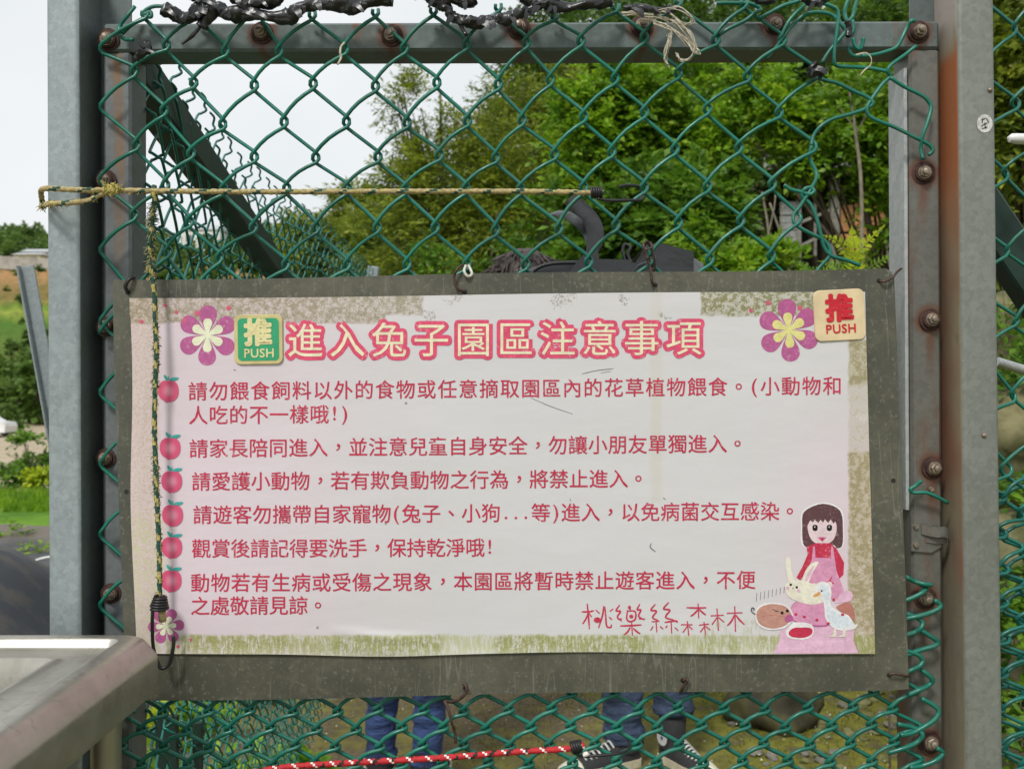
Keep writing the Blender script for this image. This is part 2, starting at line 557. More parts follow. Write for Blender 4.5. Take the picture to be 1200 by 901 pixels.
OV = {1: [(2, 195, 53), (4, 264, 60), (6, 327, 60), (8, 404, 58), (10, 474, 57), (12, 547, 52), (14, 617, 50), (16, 681, 48), (18, 755, 44), (20, 839, 47), (22, 917, 47)],
      2: [(1, 157, 84), (3, 227, 97), (5, 298, 100), (7, 367, 98), (9, 440, 101), (11, 512, 97), (13, 584, 99), (15, 645, 94), (17, 721, 92), (19, 795, 86), (21, 876, 90), (23, 957, 86)],
      3: [(0, 121, 125), (2, 192, 130), (4, 261, 146), (6, 333, 143), (8, 406, 143), (10, 477, 144), (12, 548, 142), (14, 612, 141), (16, 684, 137), (18, 755, 132), (20, 829, 128), (22, 913, 132)],
      4: [(1, 160, 170), (3, 224, 180), (5, 298, 184), (7, 370, 185), (9, 443, 184), (11, 515, 182), (13, 581, 185), (15, 650, 181), (17, 717, 178), (19, 791, 175), (21, 866, 173), (23, 953, 172)],
      5: [(0, 120, 210), (2, 194, 217), (4, 262, 222), (6, 336, 221), (8, 407, 221), (10, 475, 222), (12, 546, 221), (14, 610, 222), (16, 684, 220), (18, 755, 220), (20, 829, 219), (22, 905, 216)],
      6: [(1, 157, 252), (3, 222, 260), (5, 297, 267), (7, 371, 267), (9, 442, 267), (11, 510, 267), (13, 581, 270), (15, 655, 268), (17, 722, 264), (19, 795, 261), (21, 868, 259), (23, 935, 256)],
      7: [(0, 121, 293), (2, 197, 295), (4, 257, 302), (6, 335, 310), (8, 407, 310), (10, 477, 310), (12, 547, 310), (14, 616, 310), (16, 690, 307), (18, 763, 303), (20, 832, 304), (22, 904, 300), (24, 971, 297)],
      0: [(1, 170, 16), (3, 231, 15), (5, 300, 6), (7, 366, 17), (9, 440, 14), (11, 508, 12), (13, 584, 8), (15, 650, 18), (17, 722, 8), (19, 795, 2), (21, 872, 4), (23, 940, 3)]}
JD = {(i, j): (x, y) for j, L in OV.items() for i, x, y in L}
def J(i, j):
    if (i, j) in JD: return JD[(i, j)]
    return (120.5 + 35.7 * i, 15 + 41.6 * j)

gate = empty('chain_link_gate', (0, 1.19, 0.03), 'galvanised gate frame filled with green chain link, the notice board wired to its front', 'gate')
GY = 1.182     # plane of the frame's front face
MY = 1.168     # plane of the mesh

for i in range(0, 23):
    js = []
    first = None
    for j in range(0, 10):
        c = i if (i + j) % 2 == 1 else i + 1
        if first is None: first = -1 if c == i else 1
        js.append(J(c, j))
    M().tube(zigzag(js, first, 0, Yp=MY), WR, 6).build('wire', MAT['vinyl'], gate, smooth=True)
# left edge wire below, showing beside the board
js = [((121 if k % 2 else 154), 335 + 41.5 * k) for k in range(0, 13)]
M().tube(zigzag(js, 1, 0, Yp=MY), WR, 6).build('wire', MAT['vinyl'], gate, smooth=True)

def loose(pts, r=WR, Yp=MY, name='wire', parent=gate, mat='vinyl', sides=7, dep=.004, seed=1):
    rnd = random.Random(seed)
    out = []
    for k, p in enumerate(pts):
        yy = Yp + (p[2] if len(p) > 2 else (rnd.random() - .5) * dep)
        out.append(V(p[0], p[1], yy))
    return M().tube(catmull(out, 5), r, sides).build(name, MAT[mat], parent, smooth=True)

LOOSE = [
    [(959, 92), (970, 95), (982, 98), (1000, 107), (1016, 114), (1023, 121), (1016, 127), (996, 134), (975, 140), (961, 149), (953, 160), (951, 171)],
    [(951, 171), (949, 186), (955, 199), (957, 208), (952, 219), (946, 229), (937, 243), (930, 252), (932, 263), (948, 273), (967, 283), (973, 298), (960, 314), (955, 322)],
    [(1074, 54), (1060, 65), (1046, 75), (1040, 83), (1043, 90), (1034, 99), (1023, 114), (1016, 126), (1018, 135), (1027, 141), (1048, 149), (1070, 160), (1089, 170), (1093, 177), (1088, 182)],
    [(1043, 91), (1060, 102), (1080, 112), (1088, 119), (1091, 127), (1087, 143), (1081, 160), (1079, 175), (1082, 187)],
    [(960, 3), (975, 8), (982, 15), (981, 35), (978, 57), (978, 74), (984, 78), (1005, 79), (1025, 81), (1040, 84)],
    [(1010, 66), (1022, 65), (1035, 62), (1050, 56), (1057, 45), (1063, 32), (1068, 25), (1072, 25)],
    [(1000, 45), (1002, 54), (1008, 58), (1011, 51), (1012, 45)],
    [(1008, 66), (999, 65), (995, 58), (998, 55)],
    [(898, 69), (908, 58), (919, 42), (930, 28), (945, 17), (960, 15), (975, 18), (986, 29), (990, 37), (984, 46), (972, 60), (963, 74)],
    [(890, 22), (905, 14), (918, 7), (932, 3), (948, -4)],
    [(996, -5), (991, 8), (990, 17), (993, 25), (999, 20), (1002, 8), (1006, -5)],
    [(993, 24), (990, 36), (995, 42), (1000, 36), (999, 24)],
    [(919, 217), (926, 222), (938, 225), (949, 228), (954, 224), (950, 220), (943, 222), (940, 230), (950, 240), (957, 256), (962, 275), (966, 290), (975, 300), (992, 305), (1008, 311)],
    [(840, 4), (862, 4), (880, 5), (891, 11), (884, 16), (874, 24), (862, 30), (852, 35), (842, 42)],
    [(1080, 563), (1073, 569), (1067, 573), (1070, 577), (1085, 577), (1098, 582), (1111, 589)],
    [(158, 8), (150, 18), (141, 30), (140, 40), (146, 46), (156, 47)],
    [(196, 8), (180, 8), (170, 13), (168, 19), (177, 20), (176, 14), (168, 18)],
    [(170, 21), (155, 29), (143, 40)],
]
for k, L in enumerate(LOOSE):
    loose(L, seed=k)
COILS = [
    [(1062, 676), (1072, 681), (1083, 684), (1092, 685)], [(1060, 704), (1072, 699), (1081, 694), (1085, 688), (1078, 684)],
    [(1060, 725), (1075, 722), (1089, 718), (1100, 713), (1102, 708), (1095, 703)], [(1060, 744), (1071, 741), (1079, 736), (1081, 729), (1074, 723), (1062, 719)],
    [(1079, 738), (1090, 745), (1099, 752), (1094, 757), (1080, 761), (1060, 768)], [(1058, 789), (1068, 785), (1078, 780), (1081, 773), (1074, 766), (1060, 762)],
    [(1079, 784), (1087, 790), (1093, 797), (1089, 802), (1078, 808), (1064, 814)], [(1080, 818), (1094, 826), (1100, 833), (1096, 842), (1085, 850), (1070, 858), (1055, 861)],
    [(1040, 882), (1060, 876), (1075, 869), (1081, 860), (1070, 852), (1052, 848)], [(1066, 899), (1080, 897), (1096, 891), (1105, 882), (1098, 876)]]
for k, L in enumerate(COILS):
    loose(L, r=.0029, seed=40 + k, Yp=MY - .002, dep=.006)

# lower mesh
for i in range(0, 38):
    js = []; first = None
    for j in range(-1, 33):
        c = i if (i + j) % 2 == 0 else i + 1
        if first is None: first = -1 if c == i else 1
        x = 118 + 25.15 * c; y = 812 + 20.7 * j
        x += 2.2 * math.sin(c * 1.3 + j * .7); y += 1.6 * math.sin(c * .9 - j * 1.1) - (c - 10) * .14
        js.append((x, y))
    M().tube(zigzag(js, first, 0, Yp=MY + .004, o=4.5, hb=3.2, r=.0026, nleg=3), .0026, 6).build('wire', MAT['vinyl'], gate, smooth=True)

# frame of square tube / angle
def FV(px, py, dy=.026):
    p = V(px, py, GY)
    return (p[0], GY + dy, p[2])
def framebar(name, x0, x1, z0, z1, mat, depth=.05):
    return M().box(((x0 + x1) / 2, GY + depth / 2, (z0 + z1) / 2), (x1 - x0, depth, z1 - z0), bev=.003).build(name, mat, gate)
zt = V(0, 30, GY)[2]
M().bar(FV(120, 44), FV(1101, 41), .052, .0275 + .006, up=(0, 0, 1), bev=.003).build('top_rail', MAT['galv_frame'], gate)
M().bar(FV(137, 61, .0261), FV(138, 1480, .0261), .052, .033, up=(1, 0, 0), bev=.003).build('stile', MAT['galv_left'], gate)
rx0 = V(1066, 0, GY)[0]; rx1 = V(1103, 0, GY)[0]
M().bar(FV(1083.5, 58, .0261), FV(1091, 1480, .0261), .052, .036, up=(1, 0, 0), bev=.003).build('stile', [MAT['galv_stile']], gate)
# pale inner flange face of the right stile
M().bar(FV(1063.2, 78, .030), FV(1066, 598, .030), .048, .004, up=(1, 0, 0)).build('inner_flange', MAT['galv_pale'], gate)
M().bar(FV(137, 1480), FV(1092, 1480), .052, .034, up=(0, 0, 1), bev=.003).build('bottom_rail', MAT['galv_frame'], gate)

def make_bolt():
    o = (0, 0, 0)
    w = M(); w.tube([(0, 0, 0), (0, -.0012, 0), (0, -.0016, 0)], [.0135, .0135, .0122], 24)
    w.tube([(0, -.0015, 0), (0, -.0045, 0), (0, -.005, 0)], [.0108, .0100, .008], 20)
    wm = w.mesh('washer', MAT['rust'], smooth=40)
    n = M(); n.tube([(0, -.004, 0), (0, -.0095, 0), (0, -.0103, 0)], [.0067, .0067, .0058], 6)
    n.tube([(0, -.0038, 0), (0, -.006, 0)], [.0082, .0078], 16)
    nm = n.mesh('nut', MAT['bolt'], smooth=25)
    s = M(); s.tube([(0, -.009, 0), (0, -.0135, 0), (0, -.014, 0)], [.0037, .0037, .003], 12)
    sm = s.mesh('shank', MAT['bolt'], smooth=40)
    return wm, nm, sm
BM = make_bolt()
rb = random.Random(3)
for (x, y, sc) in [(127, 47, 1), (307, 39, 1), (459, 42, 1), (608, 33, 1), (752, 31, 1), (908, 29, .95), (1076, 38, 1), (1082, 203, 1.0), (1090, 375, 1), (1093, 548, 1), (1084, 700, 1), (1089, 869, 1.05),
                   (124, 212, 1), (124, 383, .9), (124, 537, .9), (130, 695, .9), (1110 - 24, 1040, 1), (132, 1040, 1)]:
    p = V(x, y, GY - .0005)
    b = link('bolt', BM[0], gate, p)
    b.scale = (sc,) * 3
    b.rotation_euler = (rb.uniform(-.12, .12), rb.uniform(0, 6), rb.uniform(-.12, .12))
    for nm, me in (('nut', BM[1]), ('shank', BM[2])):
        c = bpy.data.objects.new(nm, me); COL.objects.link(c); c.parent = b
# rust streak ran below the washers is in the stile material; latch
lt = M()
lt.prism([V(x, y, 1)[::2] for x, y in []] or [(V(1067, 614, GY)[0], V(0, 614, GY)[2]), (V(1086, 612, GY)[0], V(0, 612, GY)[2]), (V(1100, 620, GY)[0], V(0, 620, GY)[2]),
          (V(1102, 640, GY)[0], V(0, 640, GY)[2]), (V(1090, 647, GY)[0], V(0, 647, GY)[2]), (V(1067, 645, GY)[0], V(0, 645, GY)[2])], GY - .003, GY - .0003)
latch = lt.build('latch', MAT['galv_stile'], gate)
tg = M()
def strip(P, w, t):
    n = len(P); vs = []
    for p in P:
        vs += [(p[0], p[1], p[2] - w / 2), (p[0], p[1], p[2] + w / 2), (p[0], p[1] + t, p[2] + w / 2), (p[0], p[1] + t, p[2] - w / 2)]
    tg.add(vs, [(4 * i_ + k, 4 * i_ + (k + 1) % 4, 4 * i_ + 4 + (k + 1) % 4, 4 * i_ + 4 + k) for i_ in range(n - 1) for k in range(4)] + [(0, 1, 2, 3), (4 * n - 1, 4 * n - 2, 4 * n - 3, 4 * n - 4)])
def LP_(px, py, dy): p = V(px, py, GY); return (p[0], GY - dy, p[2])
strip([LP_(1078, 619, .0045), LP_(1086, 621, .008), LP_(1094, 622, .012), LP_(1102, 621, .0125), LP_(1107, 624, .0105), LP_(1110, 628, .006), LP_(1111, 630, .002)], .012, .0016)
strip([LP_(1083, 632, .004), LP_(1096, 633, .0055), LP_(1108, 633, .004)], .006, .0014)
tg.build('latch_tongue', MAT['galv_stile'], latch, smooth=40)
sc_ = M()
for (x, y) in [(1073, 617), (1073, 638), (1091, 573)]:
    p = V(x, y, GY - .003); sc_.tube([p, (p[0], p[1] - .003, p[2])], [.0033, .0026], 10)
sc_.build('latch_screw', MAT['bolt'], latch, smooth=40)

# ------------------------------------------------------------------ posts
PYF = 1.150
def channel(name, xa, xb, inner, zbot, ztop, mat_front, mat_side, label, lean):
    """lipped channel: front web xa..xb at PYF, flanges 60 mm deep; inner = x side facing the gate"""
    e = empty(name, ((xa + xb) / 2, PYF, 0), label, 'post')
    t = .0035; dp = .062; r = .006
    outer = xa if inner == xb else xb
    sgn = 1 if inner > outer else -1
    n = 6
    prof = [(outer, PYF + dp), (outer, PYF + r)]
    for k in range(n + 1):
        a = math.pi / 2 * k / n
        prof.append((outer + sgn * r * (1 - math.cos(a)), PYF + r * (1 - math.sin(a))))
    front_start = len(prof) - 1
    for k in range(n + 1):
        a = math.pi / 2 * (1 - k / n)
        prof.append((inner - sgn * r * (1 - math.cos(a)), PYF + r * (1 - math.sin(a))))
    front_end = len(prof) - 1
    prof += [(inner, PYF + dp)]
    inn = [(outer + sgn * t, PYF + dp), (outer + sgn * t, PYF + t), (inner - sgn * t, PYF + t), (inner - sgn * t, PYF + dp)]
    loop = prof + list(reversed(inn))
    zs = np.linspace(zbot, ztop, 24)
    n = len(loop)
    vs, fs, ms = [], [], []
    for z in zs:
        off = lean * (z - EYE)
        for (x, y) in loop: vs.append((x + off, y, z))
    for q in range(len(zs) - 1):
        for k in range(n):
            k2 = (k + 1) % n
            fs.append((q * n + k, q * n + k2, (q + 1) * n + k2, (q + 1) * n + k))
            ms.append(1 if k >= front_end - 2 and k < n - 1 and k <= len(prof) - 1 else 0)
    fs.append(tuple((len(zs) - 1) * n + k for k in range(n))); ms.append(0)
    m = M(); m.add(vs, fs, ms)
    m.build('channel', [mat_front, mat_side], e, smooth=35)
    return e
MAT['galv_shaded'] = galv('galvanised_shaded_face', (.115, .14, .138), 0, metal=.3, dirt=.15)  # darker copy of the post steel; shade of the inner faces put into colour
zT = V(0, -60, PYF)[2]
lp = channel('gate_post', V(55, 0, PYF)[0], V(94, 0, PYF)[0], V(94, 0, PYF)[0], -.2, zT, MAT['galv'], MAT['galv_shaded'],
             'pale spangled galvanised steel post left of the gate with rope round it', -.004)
rp = channel('gate_post', V(1127, 0, PYF)[0], V(1171, 0, PYF)[0], V(1127, 0, PYF)[0], -.2, zT, MAT['galv_right'], MAT['rust_face'],
             'grey dirty steel post right of the gate with an orange rusted inner face', -.012)
# return lips of the channels, behind the gate frame
for pp, xi, sg in ((lp, V(94, 0, PYF)[0], 1), (rp, V(1127, 0, PYF)[0], -1)):
    m = M(); m.box((xi + sg * .0125, PYF + .0645, 1.0), (.045, .003, 2.4), bev=.0008)
    m.build('channel_lip', MAT['galv_shaded'], pp)
# rear plates showing above the gate corners
m = M()
Yr = 1.2195
m.prism([(V(90, -60, Yr)[0], V(0, -60, Yr)[2]), (V(98, -10, Yr)[0], V(0, -10, Yr)[2]), (V(134, 26, Yr)[0], V(0, 26, Yr)[2]), (V(134, 45, Yr)[0], V(0, 45, Yr)[2]), (V(90, 70, Yr)[0], V(0, 70, Yr)[2])], Yr, Yr + .004)
m.build('hinge_plate', MAT['galv_shaded'], lp)
m = M()
m.prism([(V(1085, -60, Yr)[0], V(0, -60, Yr)[2]), (V(1130, -60, Yr)[0], V(0, -60, Yr)[2]), (V(1130, 60, Yr)[0], V(0, 60, Yr)[2]), (V(1085, 60, Yr)[0], V(0, 60, Yr)[2])], Yr, Yr + .004)
m.build('hinge_plate', MAT['galv_pale'], rp)
# small scratched round sticker
m = M()
c = V(1154, 145, PYF - .0006)
m.add([(c[0] + .0092 * math.cos(a), c[1], c[2] + .0105 * math.sin(a)) for a in np.linspace(0, 2 * math.pi, 20, endpoint=False)], [tuple(range(20))])
m.build('sticker', plain('sticker_white', (.55, .55, .53), .5, 0, .3, 200), rp)
m = M()
for (a, b) in [((1150, 141), (1155, 139)), ((1152, 139), (1151, 144)), ((1156, 139), (1159, 144)), ((1150, 148), (1157, 144)), ((1151, 151), (1157, 149)), ((1154, 144), (1155, 151))]:
    m.bar(V(a[0], a[1], PYF - .0009), V(b[0], b[1], PYF - .0009), .0002, .0009)
m.build('sticker_mark', MAT['black_rubber'], rp)
m = M(); 
for (x, y) in [(1160, 106), (1153, 510)]:
    m.sphere(V(x, y, PYF), .003, 8, 6)
m.build('rivet', MAT['bolt'], rp, smooth=True)

# ------------------------------------------------------------------ notice board
SY = 1.158      # front of the metal backing
PY_ = 1.1565    # printed sheet
def board_mat():
    g = G('weathered_backing_sheet')
    n = g.noise(7, 6, .65); n2 = g.noise(70, 5, .75); n3 = g.noise(250, 2, .5)
    col = g.mix(g.step(n, .3, .7), (.058, .060, .044), (.092, .092, .070))
    X, Y, Z = g.xyz()
    moss = g.step(g.add(g.mul(n2, .6), g.mul(n, .4)), .47, .6)
    col = g.mix(g.mul(moss, .55), col, (.125, .12, .08))
    col = g.mix(g.mul(g.step(n3, .60, .7), .3), col, (.26, .26, .22))
    for k, (rot, sc) in enumerate([(.9, 30), (-.8, 24), (1.3, 28), (2.3, 20)]):
        w = g.noise(1, 2, .5, g.map((sc, 1, 2.2), (k * 3.3, 0, 1.7 * k), (0, rot, 0)))
        lne = g.sub(1.0, g.step(g.math('ABSOLUTE', g.sub(w, .5)), .0, .007))
        gate_ = g.step(g.noise(9, 2, .5, g.map((1, 1, 1), (k * 5, 0, 0))), .52, .62)
        col = g.mix(g.mul(g.mul(lne, gate_), .22), col, (.36, .36, .32))
    g.bump(n2, .15, .001)
    return g.done(col, .58, .12)
MAT['board'] = board_mat()

def px2x(px, Y=PY_): return (px - CX) / FPX * Y
def px2z(py, Y=PY_): return EYE - (py - CZ) / FPX * Y

def paper_mat():
    g = G('faded_printed_sheet')
    X, Y, Z = g.xyz()
    px = g.add(g.mul(X, FPX / PY_), CX)
    py = g.sub(CZ, g.mul(g.sub(Z, EYE), FPX / PY_))
    big = g.noise(5, 4, .55)
    pxn = g.add(px, g.mul(g.sub(g.noise(60, 3, .6), .5), 7))
    pyn = g.add(py, g.mul(g.sub(g.noise(60, 3, .6, g.map((1, 1, 1), (3, 0, 3))), .5), 7))
    # printed wash: pink at the borders, near white in the middle
    pl = g.sub(1.0, g.step(px, 170, 560))
    pr = g.step(px, 850, 1010)
    base = g.mix(g.math('MAXIMUM', g.mul(pl, .75), g.mul(g.mul(pr, g.step(py, 380, 640)), .8)), (.60, .595, .61), (.66, .53, .60))
    base = g.mix(g.mul(g.step(big, .4, .7), .12), base, (.50, .50, .47))
    def box(x0, x1, y0, y1, s=2.0):
        a = g.mul(g.step(pxn, x0 - s, x0 + s), g.sub(1.0, g.step(pxn, x1 - s, x1 + s)))
        b = g.mul(g.step(pyn, y0 - s, y0 + s), g.sub(1.0, g.step(pyn, y1 - s, y1 + s)))
        return g.mul(a, b)
    fine = g.noise(420, 5, .8); fine2 = g.noise(190, 5, .75, g.map((1, 1, 1), (7, 0, 2)))
    vert = g.noise(1, 4, .7, g.map((330, 1, 60)))
    med = g.noise(26, 4, .6)
    def stain(col, m, c, dens, tex, lo=.42, hi=.58, amt=.8):
        return g.mix(g.mul(m, g.mul(g.step(tex, lo, hi), amt)), col, c)
    col = base
    # left border, tan weave
    col = g.mix(g.mul(box(140, 187, 340, 790, 3), .55), col, (.56, .46, .38))
    col = stain(col, box(140, 186, 340, 790, 3), (.40, .32, .24), 1, fine, .45, .6, .55)
    col = stain(col, box(140, 200, 600, 790, 5), (.50, .50, .30), 1, fine2, .42, .6, .6)
    # top band
    tb = g.maxi(box(150, 452, 330, 379), box(440, 496, 330, 369))
    col = g.mix(g.mul(tb, .40), col, (.45, .36, .27))
    col = stain(col, tb, (.27, .23, .15), 1, fine2, .42, .58, .75)
    col = stain(col, tb, (.20, .19, .07), 1, fine, .5, .62, .65)
    # sparse specks along the top
    col = stain(col, box(496, 822, 335, 378), (.22, .18, .14), 1, g.mul(fine, g.step(med, .46, .6)), .50, .56, .8)
    # top right moss
    tr = box(821, 1000, 330, 370)
    col = g.mix(g.mul(tr, .55), col, (.40, .38, .26))
    col = stain(col, tr, (.21, .20, .08), 1, fine2, .44, .56, .9)
    # right border
    rb_ = box(994, 1040, 398, 790)
    peel = g.mul(box(992, 1021, 452, 529), g.step(fine2, .40, .5))
    rr = g.mul(rb_, g.sub(1.0, g.mul(peel, .75)))
    col = g.mix(g.mul(rr, .7), col, (.42, .37, .22))
    col = stain(col, rr, (.27, .23, .11), 1, fine2, .42, .58, .8)
    col = stain(col, rb_, (.60, .58, .55), 1, g.mul(fine, g.step(g.noise(35, 4, .7, g.map((1, 1, 1), (9, 0, 0))), .55, .66)), .42, .5, .8)
    # bottom moss with upright streaks
    bt = g.mul(box(196, 1040, 744, 800, 2.5), g.sub(1.0, g.mul(g.step(pyn, 756, 770), .55)))
    bt2 = g.mul(bt, g.step(g.noise(11, 4, .65, g.map((1, 1, .2))), .38, .56))
    col = g.mix(g.mul(bt, .35), col, (.50, .51, .33))
    col = stain(col, bt, (.42, .43, .22), 1, vert, .38, .58, .7)
    col = stain(col, bt2, (.30, .31, .11), 1, g.add(g.mul(vert, .5), g.mul(fine2, .5)), .42, .54, .85)
    col = stain(col, bt2, (.20, .20, .06), 1, fine, .50, .60, .6)
    col = stain(col, g.mul(box(820, 990, 726, 760, 5), g.step(med, .4, .6)), (.34, .34, .12), 1, vert, .42, .58, .6)
    # one faint drip
    col = g.mix(g.mul(box(762, 776, 335, 590, 4), g.mul(g.step(g.noise(14, 3, .6, g.map((1, 1, .3))), .35, .65), .30)), col, (.50, .47, .30))
    # fine specks of dirt
    sp = g.voro(26, out='Distance')
    spm = g.mul(g.sub(1.0, g.step(sp, .03, .055)), g.step(g.noise(20, 2, .5, g.map((1, 1, 1), (1, 4, 1))), .5, .6))
    col = g.mix(g.mul(spm, .7), col, (.12, .11, .09))
    g.bump(g.add(g.mul(fine, .12), g.noise(10, 3, .5, g.map((1, 1, 2.2)))), .22, .006)
    return g.done(col, .5, 0, .35)
MAT['paper'] = paper_mat()

sign = empty('notice_board', V(600, 815, SY), 'weathered pink notice board of Chinese rules in red, wired to the green gate', 'sign')
m = M()
poly = [(132, 334), (134, 328)]
poly += [(134 + (1030 - 134) * t, 328 - 13.5 * t + 1.2 * math.sin(t * 9)) for t in np.linspace(0.01, .99, 40)]
poly += [(1038, 314.5), (1044, 318), (1048, 325), (1051, 400), (1054, 500), (1058, 600), (1062, 700), (1065, 807)]
poly += [(1065 - (1065 - 176) * t, 807 + 13 * t + 1.5 * math.sin(t * 8 + 1)) for t in np.linspace(0.02, .98, 40)]
poly += [(148, 820), (145, 740), (138, 560), (134, 440)]
m.prism([(px2x(x, SY), px2z(y, SY)) for x, y in poly], SY, SY + .0022)
board = m.build('backing_sheet', MAT['board'], sign)
# wire holes
m = M()
for (x, y) in [(148, 576), (1047, 563), (545, 342), (768, 334), (150, 343), (1030, 329), (545, 806), (800, 797), (1042, 791)]:
    c = V(x, y, SY - .0004)
    m.add([(c[0] + .0027 * math.cos(a), c[1], c[2] + .0027 * math.sin(a)) for a in np.linspace(0, 2 * math.pi, 12, endpoint=False)], [tuple(range(12))])
m.build('hole', MAT['black_rubber'], sign)

def disp(px, py):
    """gentle waviness of the printed sheet, metres towards the camera"""
    w = .0011 * (1 + math.sin(px * .012 + py * .004)) * .5 + .0006 * (1 + math.sin(px * .031 - py * .017 + 1)) * .5 + .0004 * (1 + math.sin(py * .045 + px * .006)) * .5
    # crease near the bottom, left of the middle
    t = (px - 380) / 110.0
    if -.1 < t < 1.3:
        yc = 735 + 26 * t - 12 * t * t
        w += .0024 * math.exp(-((py - yc) / 5.0) ** 2) * math.sin(min(max(t, 0), 1.2) / 1.2 * math.pi)
        w += .0012 * math.exp(-((py - yc - 14) / 6.0) ** 2) * math.sin(min(max(t, 0), 1.2) / 1.2 * math.pi)
    w += .0009 * math.exp(-((px - 166 - 4 * math.sin(py * .02)) / 5) ** 2) * (.5 + .5 * math.sin(py * .013))
    w += .002 * max(0, (py - 752) / 18) ** 2 * (.5 + .5 * math.sin(px * .021 + 2))
    return w
# sheet as a warped grid
xs = np.linspace(0, 1, 200); ys = np.linspace(0, 1, 90)
vs = []
for v in ys:
    for u in xs:
        top = 349.5 - 8 * u + 1.0 * math.sin(u * 7)
        bot = 765.5 + 3.0 * math.exp(-((u - .33) / .1) ** 2) - 2.0 * math.exp(-((u - .6) / .12) ** 2)
        lx = 152 + 6 * v + 2.0 * math.sin(v * 8) * (v > .05)
        rx = 1013 + 12 * v
        px = lx + (rx - lx) * u; py = top + (bot - top) * v
        vs.append((px2x(px), PY_ - disp(px, py), px2z(py)))
nx = len(xs)
fs = [(r * nx + c, r * nx + c + 1, (r + 1) * nx + c + 1, (r + 1) * nx + c) for r in range(len(ys) - 1) for c in range(nx - 1)]
fs = [tuple(reversed(f)) for f in fs]
m = M(); m.add(vs, fs)
paper = m.build('printed_sheet', MAT['paper'], sign, smooth=True)

def flat_mat(name, c, var=.12, rough=.5, c2=None):
    g = G(name)
    n = g.noise(60, 4, .7); n2 = g.noise(300, 3, .6)
    col = g.mix(g.step(g.add(g.mul(n, .5), g.mul(n2, .5)), .35, .65), tuple(x * (1 - var) for x in c), tuple(min(1, x * (1 + var)) for x in c))
    fade = g.mul(g.step(n2, .56, .68), g.step(g.noise(16, 3, .6), .42, .62))
    if c[0] > .1: col = g.mix(g.mul(fade, .45), col, (.60, .52, .54))
    return g.done(col, rough, 0, .35)
INK = flat_mat('print_crimson', (.50, .03, .075))
TITLE = flat_mat('print_title_pink', (.66, .075, .16))
CREAM = flat_mat('print_cream', (.76, .71, .50))
CREAM2 = flat_mat('print_pale_cream', (.70, .72, .52))
YELLOW = flat_mat('print_yellow', (.66, .62, .24))
MAGENTA = flat_mat('print_magenta', (.42, .10, .26))
LEAF_T = flat_mat('print_teal', (.04, .36, .33))
PINK = flat_mat('print_pink', (.62, .28, .44))
PINKP = flat_mat('print_pale_pink', (.66, .42, .56))
HAIRM = flat_mat('print_hair', (.105, .048, .056))
SKINM = flat_mat('print_face', (.70, .56, .60))
WHITEP = flat_mat('print_white', (.74, .72, .74))
DUCK = flat_mat('print_duck', (.62, .68, .74))
RABBIT = flat_mat('print_rabbit', (.72, .69, .58))
PIGM = flat_mat('print_pig', (.48, .25, .20))
BLACKP = flat_mat('print_black', (.012, .01, .012))
ORANGEP = flat_mat('print_orange', (.62, .32, .12))
REDP = flat_mat('print_red_dot', (.55, .10, .16))
BROWNP = flat_mat('print_brown', (.42, .17, .14))

FONT = {}
def glyph(ch, off):
    """font outline, thickened by strips and discs along its boundary"""
    k = (ch, off)
    if off and k not in FONT:
        vs, fs = glyph(ch, 0)
        vs, fs = list(vs), list(fs)
        cnt = {}
        for f in fs:
            for i in range(len(f)):
                e = tuple(sorted((f[i], f[(i + 1) % len(f)]))); cnt[e] = cnt.get(e, 0) + 1
        q = 0
        nd = 8 if off > .05 else 6
        for (a, b), c in list(cnt.items()):
            if c != 1: continue
            p, r_ = Vector(vs[a]), Vector(vs[b]); d = r_ - p
            if d.length < 1e-5: continue
            n = Vector((-d.y, d.x, 0)).normalized() * off
            z = (q % 17) * .0022; q += 1
            o = len(vs)
            vs += [(p.x + n.x, p.y + n.y, z), (p.x - n.x, p.y - n.y, z), (r_.x - n.x, r_.y - n.y, z), (r_.x + n.x, r_.y + n.y, z)]
            fs.append((o, o + 1, o + 2, o + 3))
            z = (q % 17) * .0022 + .001; q += 1
            o = len(vs)
            vs += [(p.x + off * math.cos(2 * math.pi * t / nd), p.y + off * math.sin(2 * math.pi * t / nd), z) for t in range(nd)]
            fs.append(tuple(range(o, o + nd)))
        FONT[k] = (vs, fs)
    if k not in FONT:
        c = bpy.data.curves.new('glyph', 'FONT'); c.body = ch; c.size = 1; c.offset = off; c.resolution_u = 3
        o = bpy.data.objects.new('glyph', c); COL.objects.link(o)
        dg = bpy.context.evaluated_depsgraph_get()
        me = bpy.data.meshes.new_from_object(o.evaluated_get(dg))
        FONT[k] = ([tuple(v.co) for v in me.vertices], [tuple(p.vertices) for p in me.polygons])
        bpy.data.objects.remove(o); bpy.data.curves.remove(c); bpy.data.meshes.remove(me)
    return FONT[k]
HALF = set('()!.')
PUNC = set('，。、')
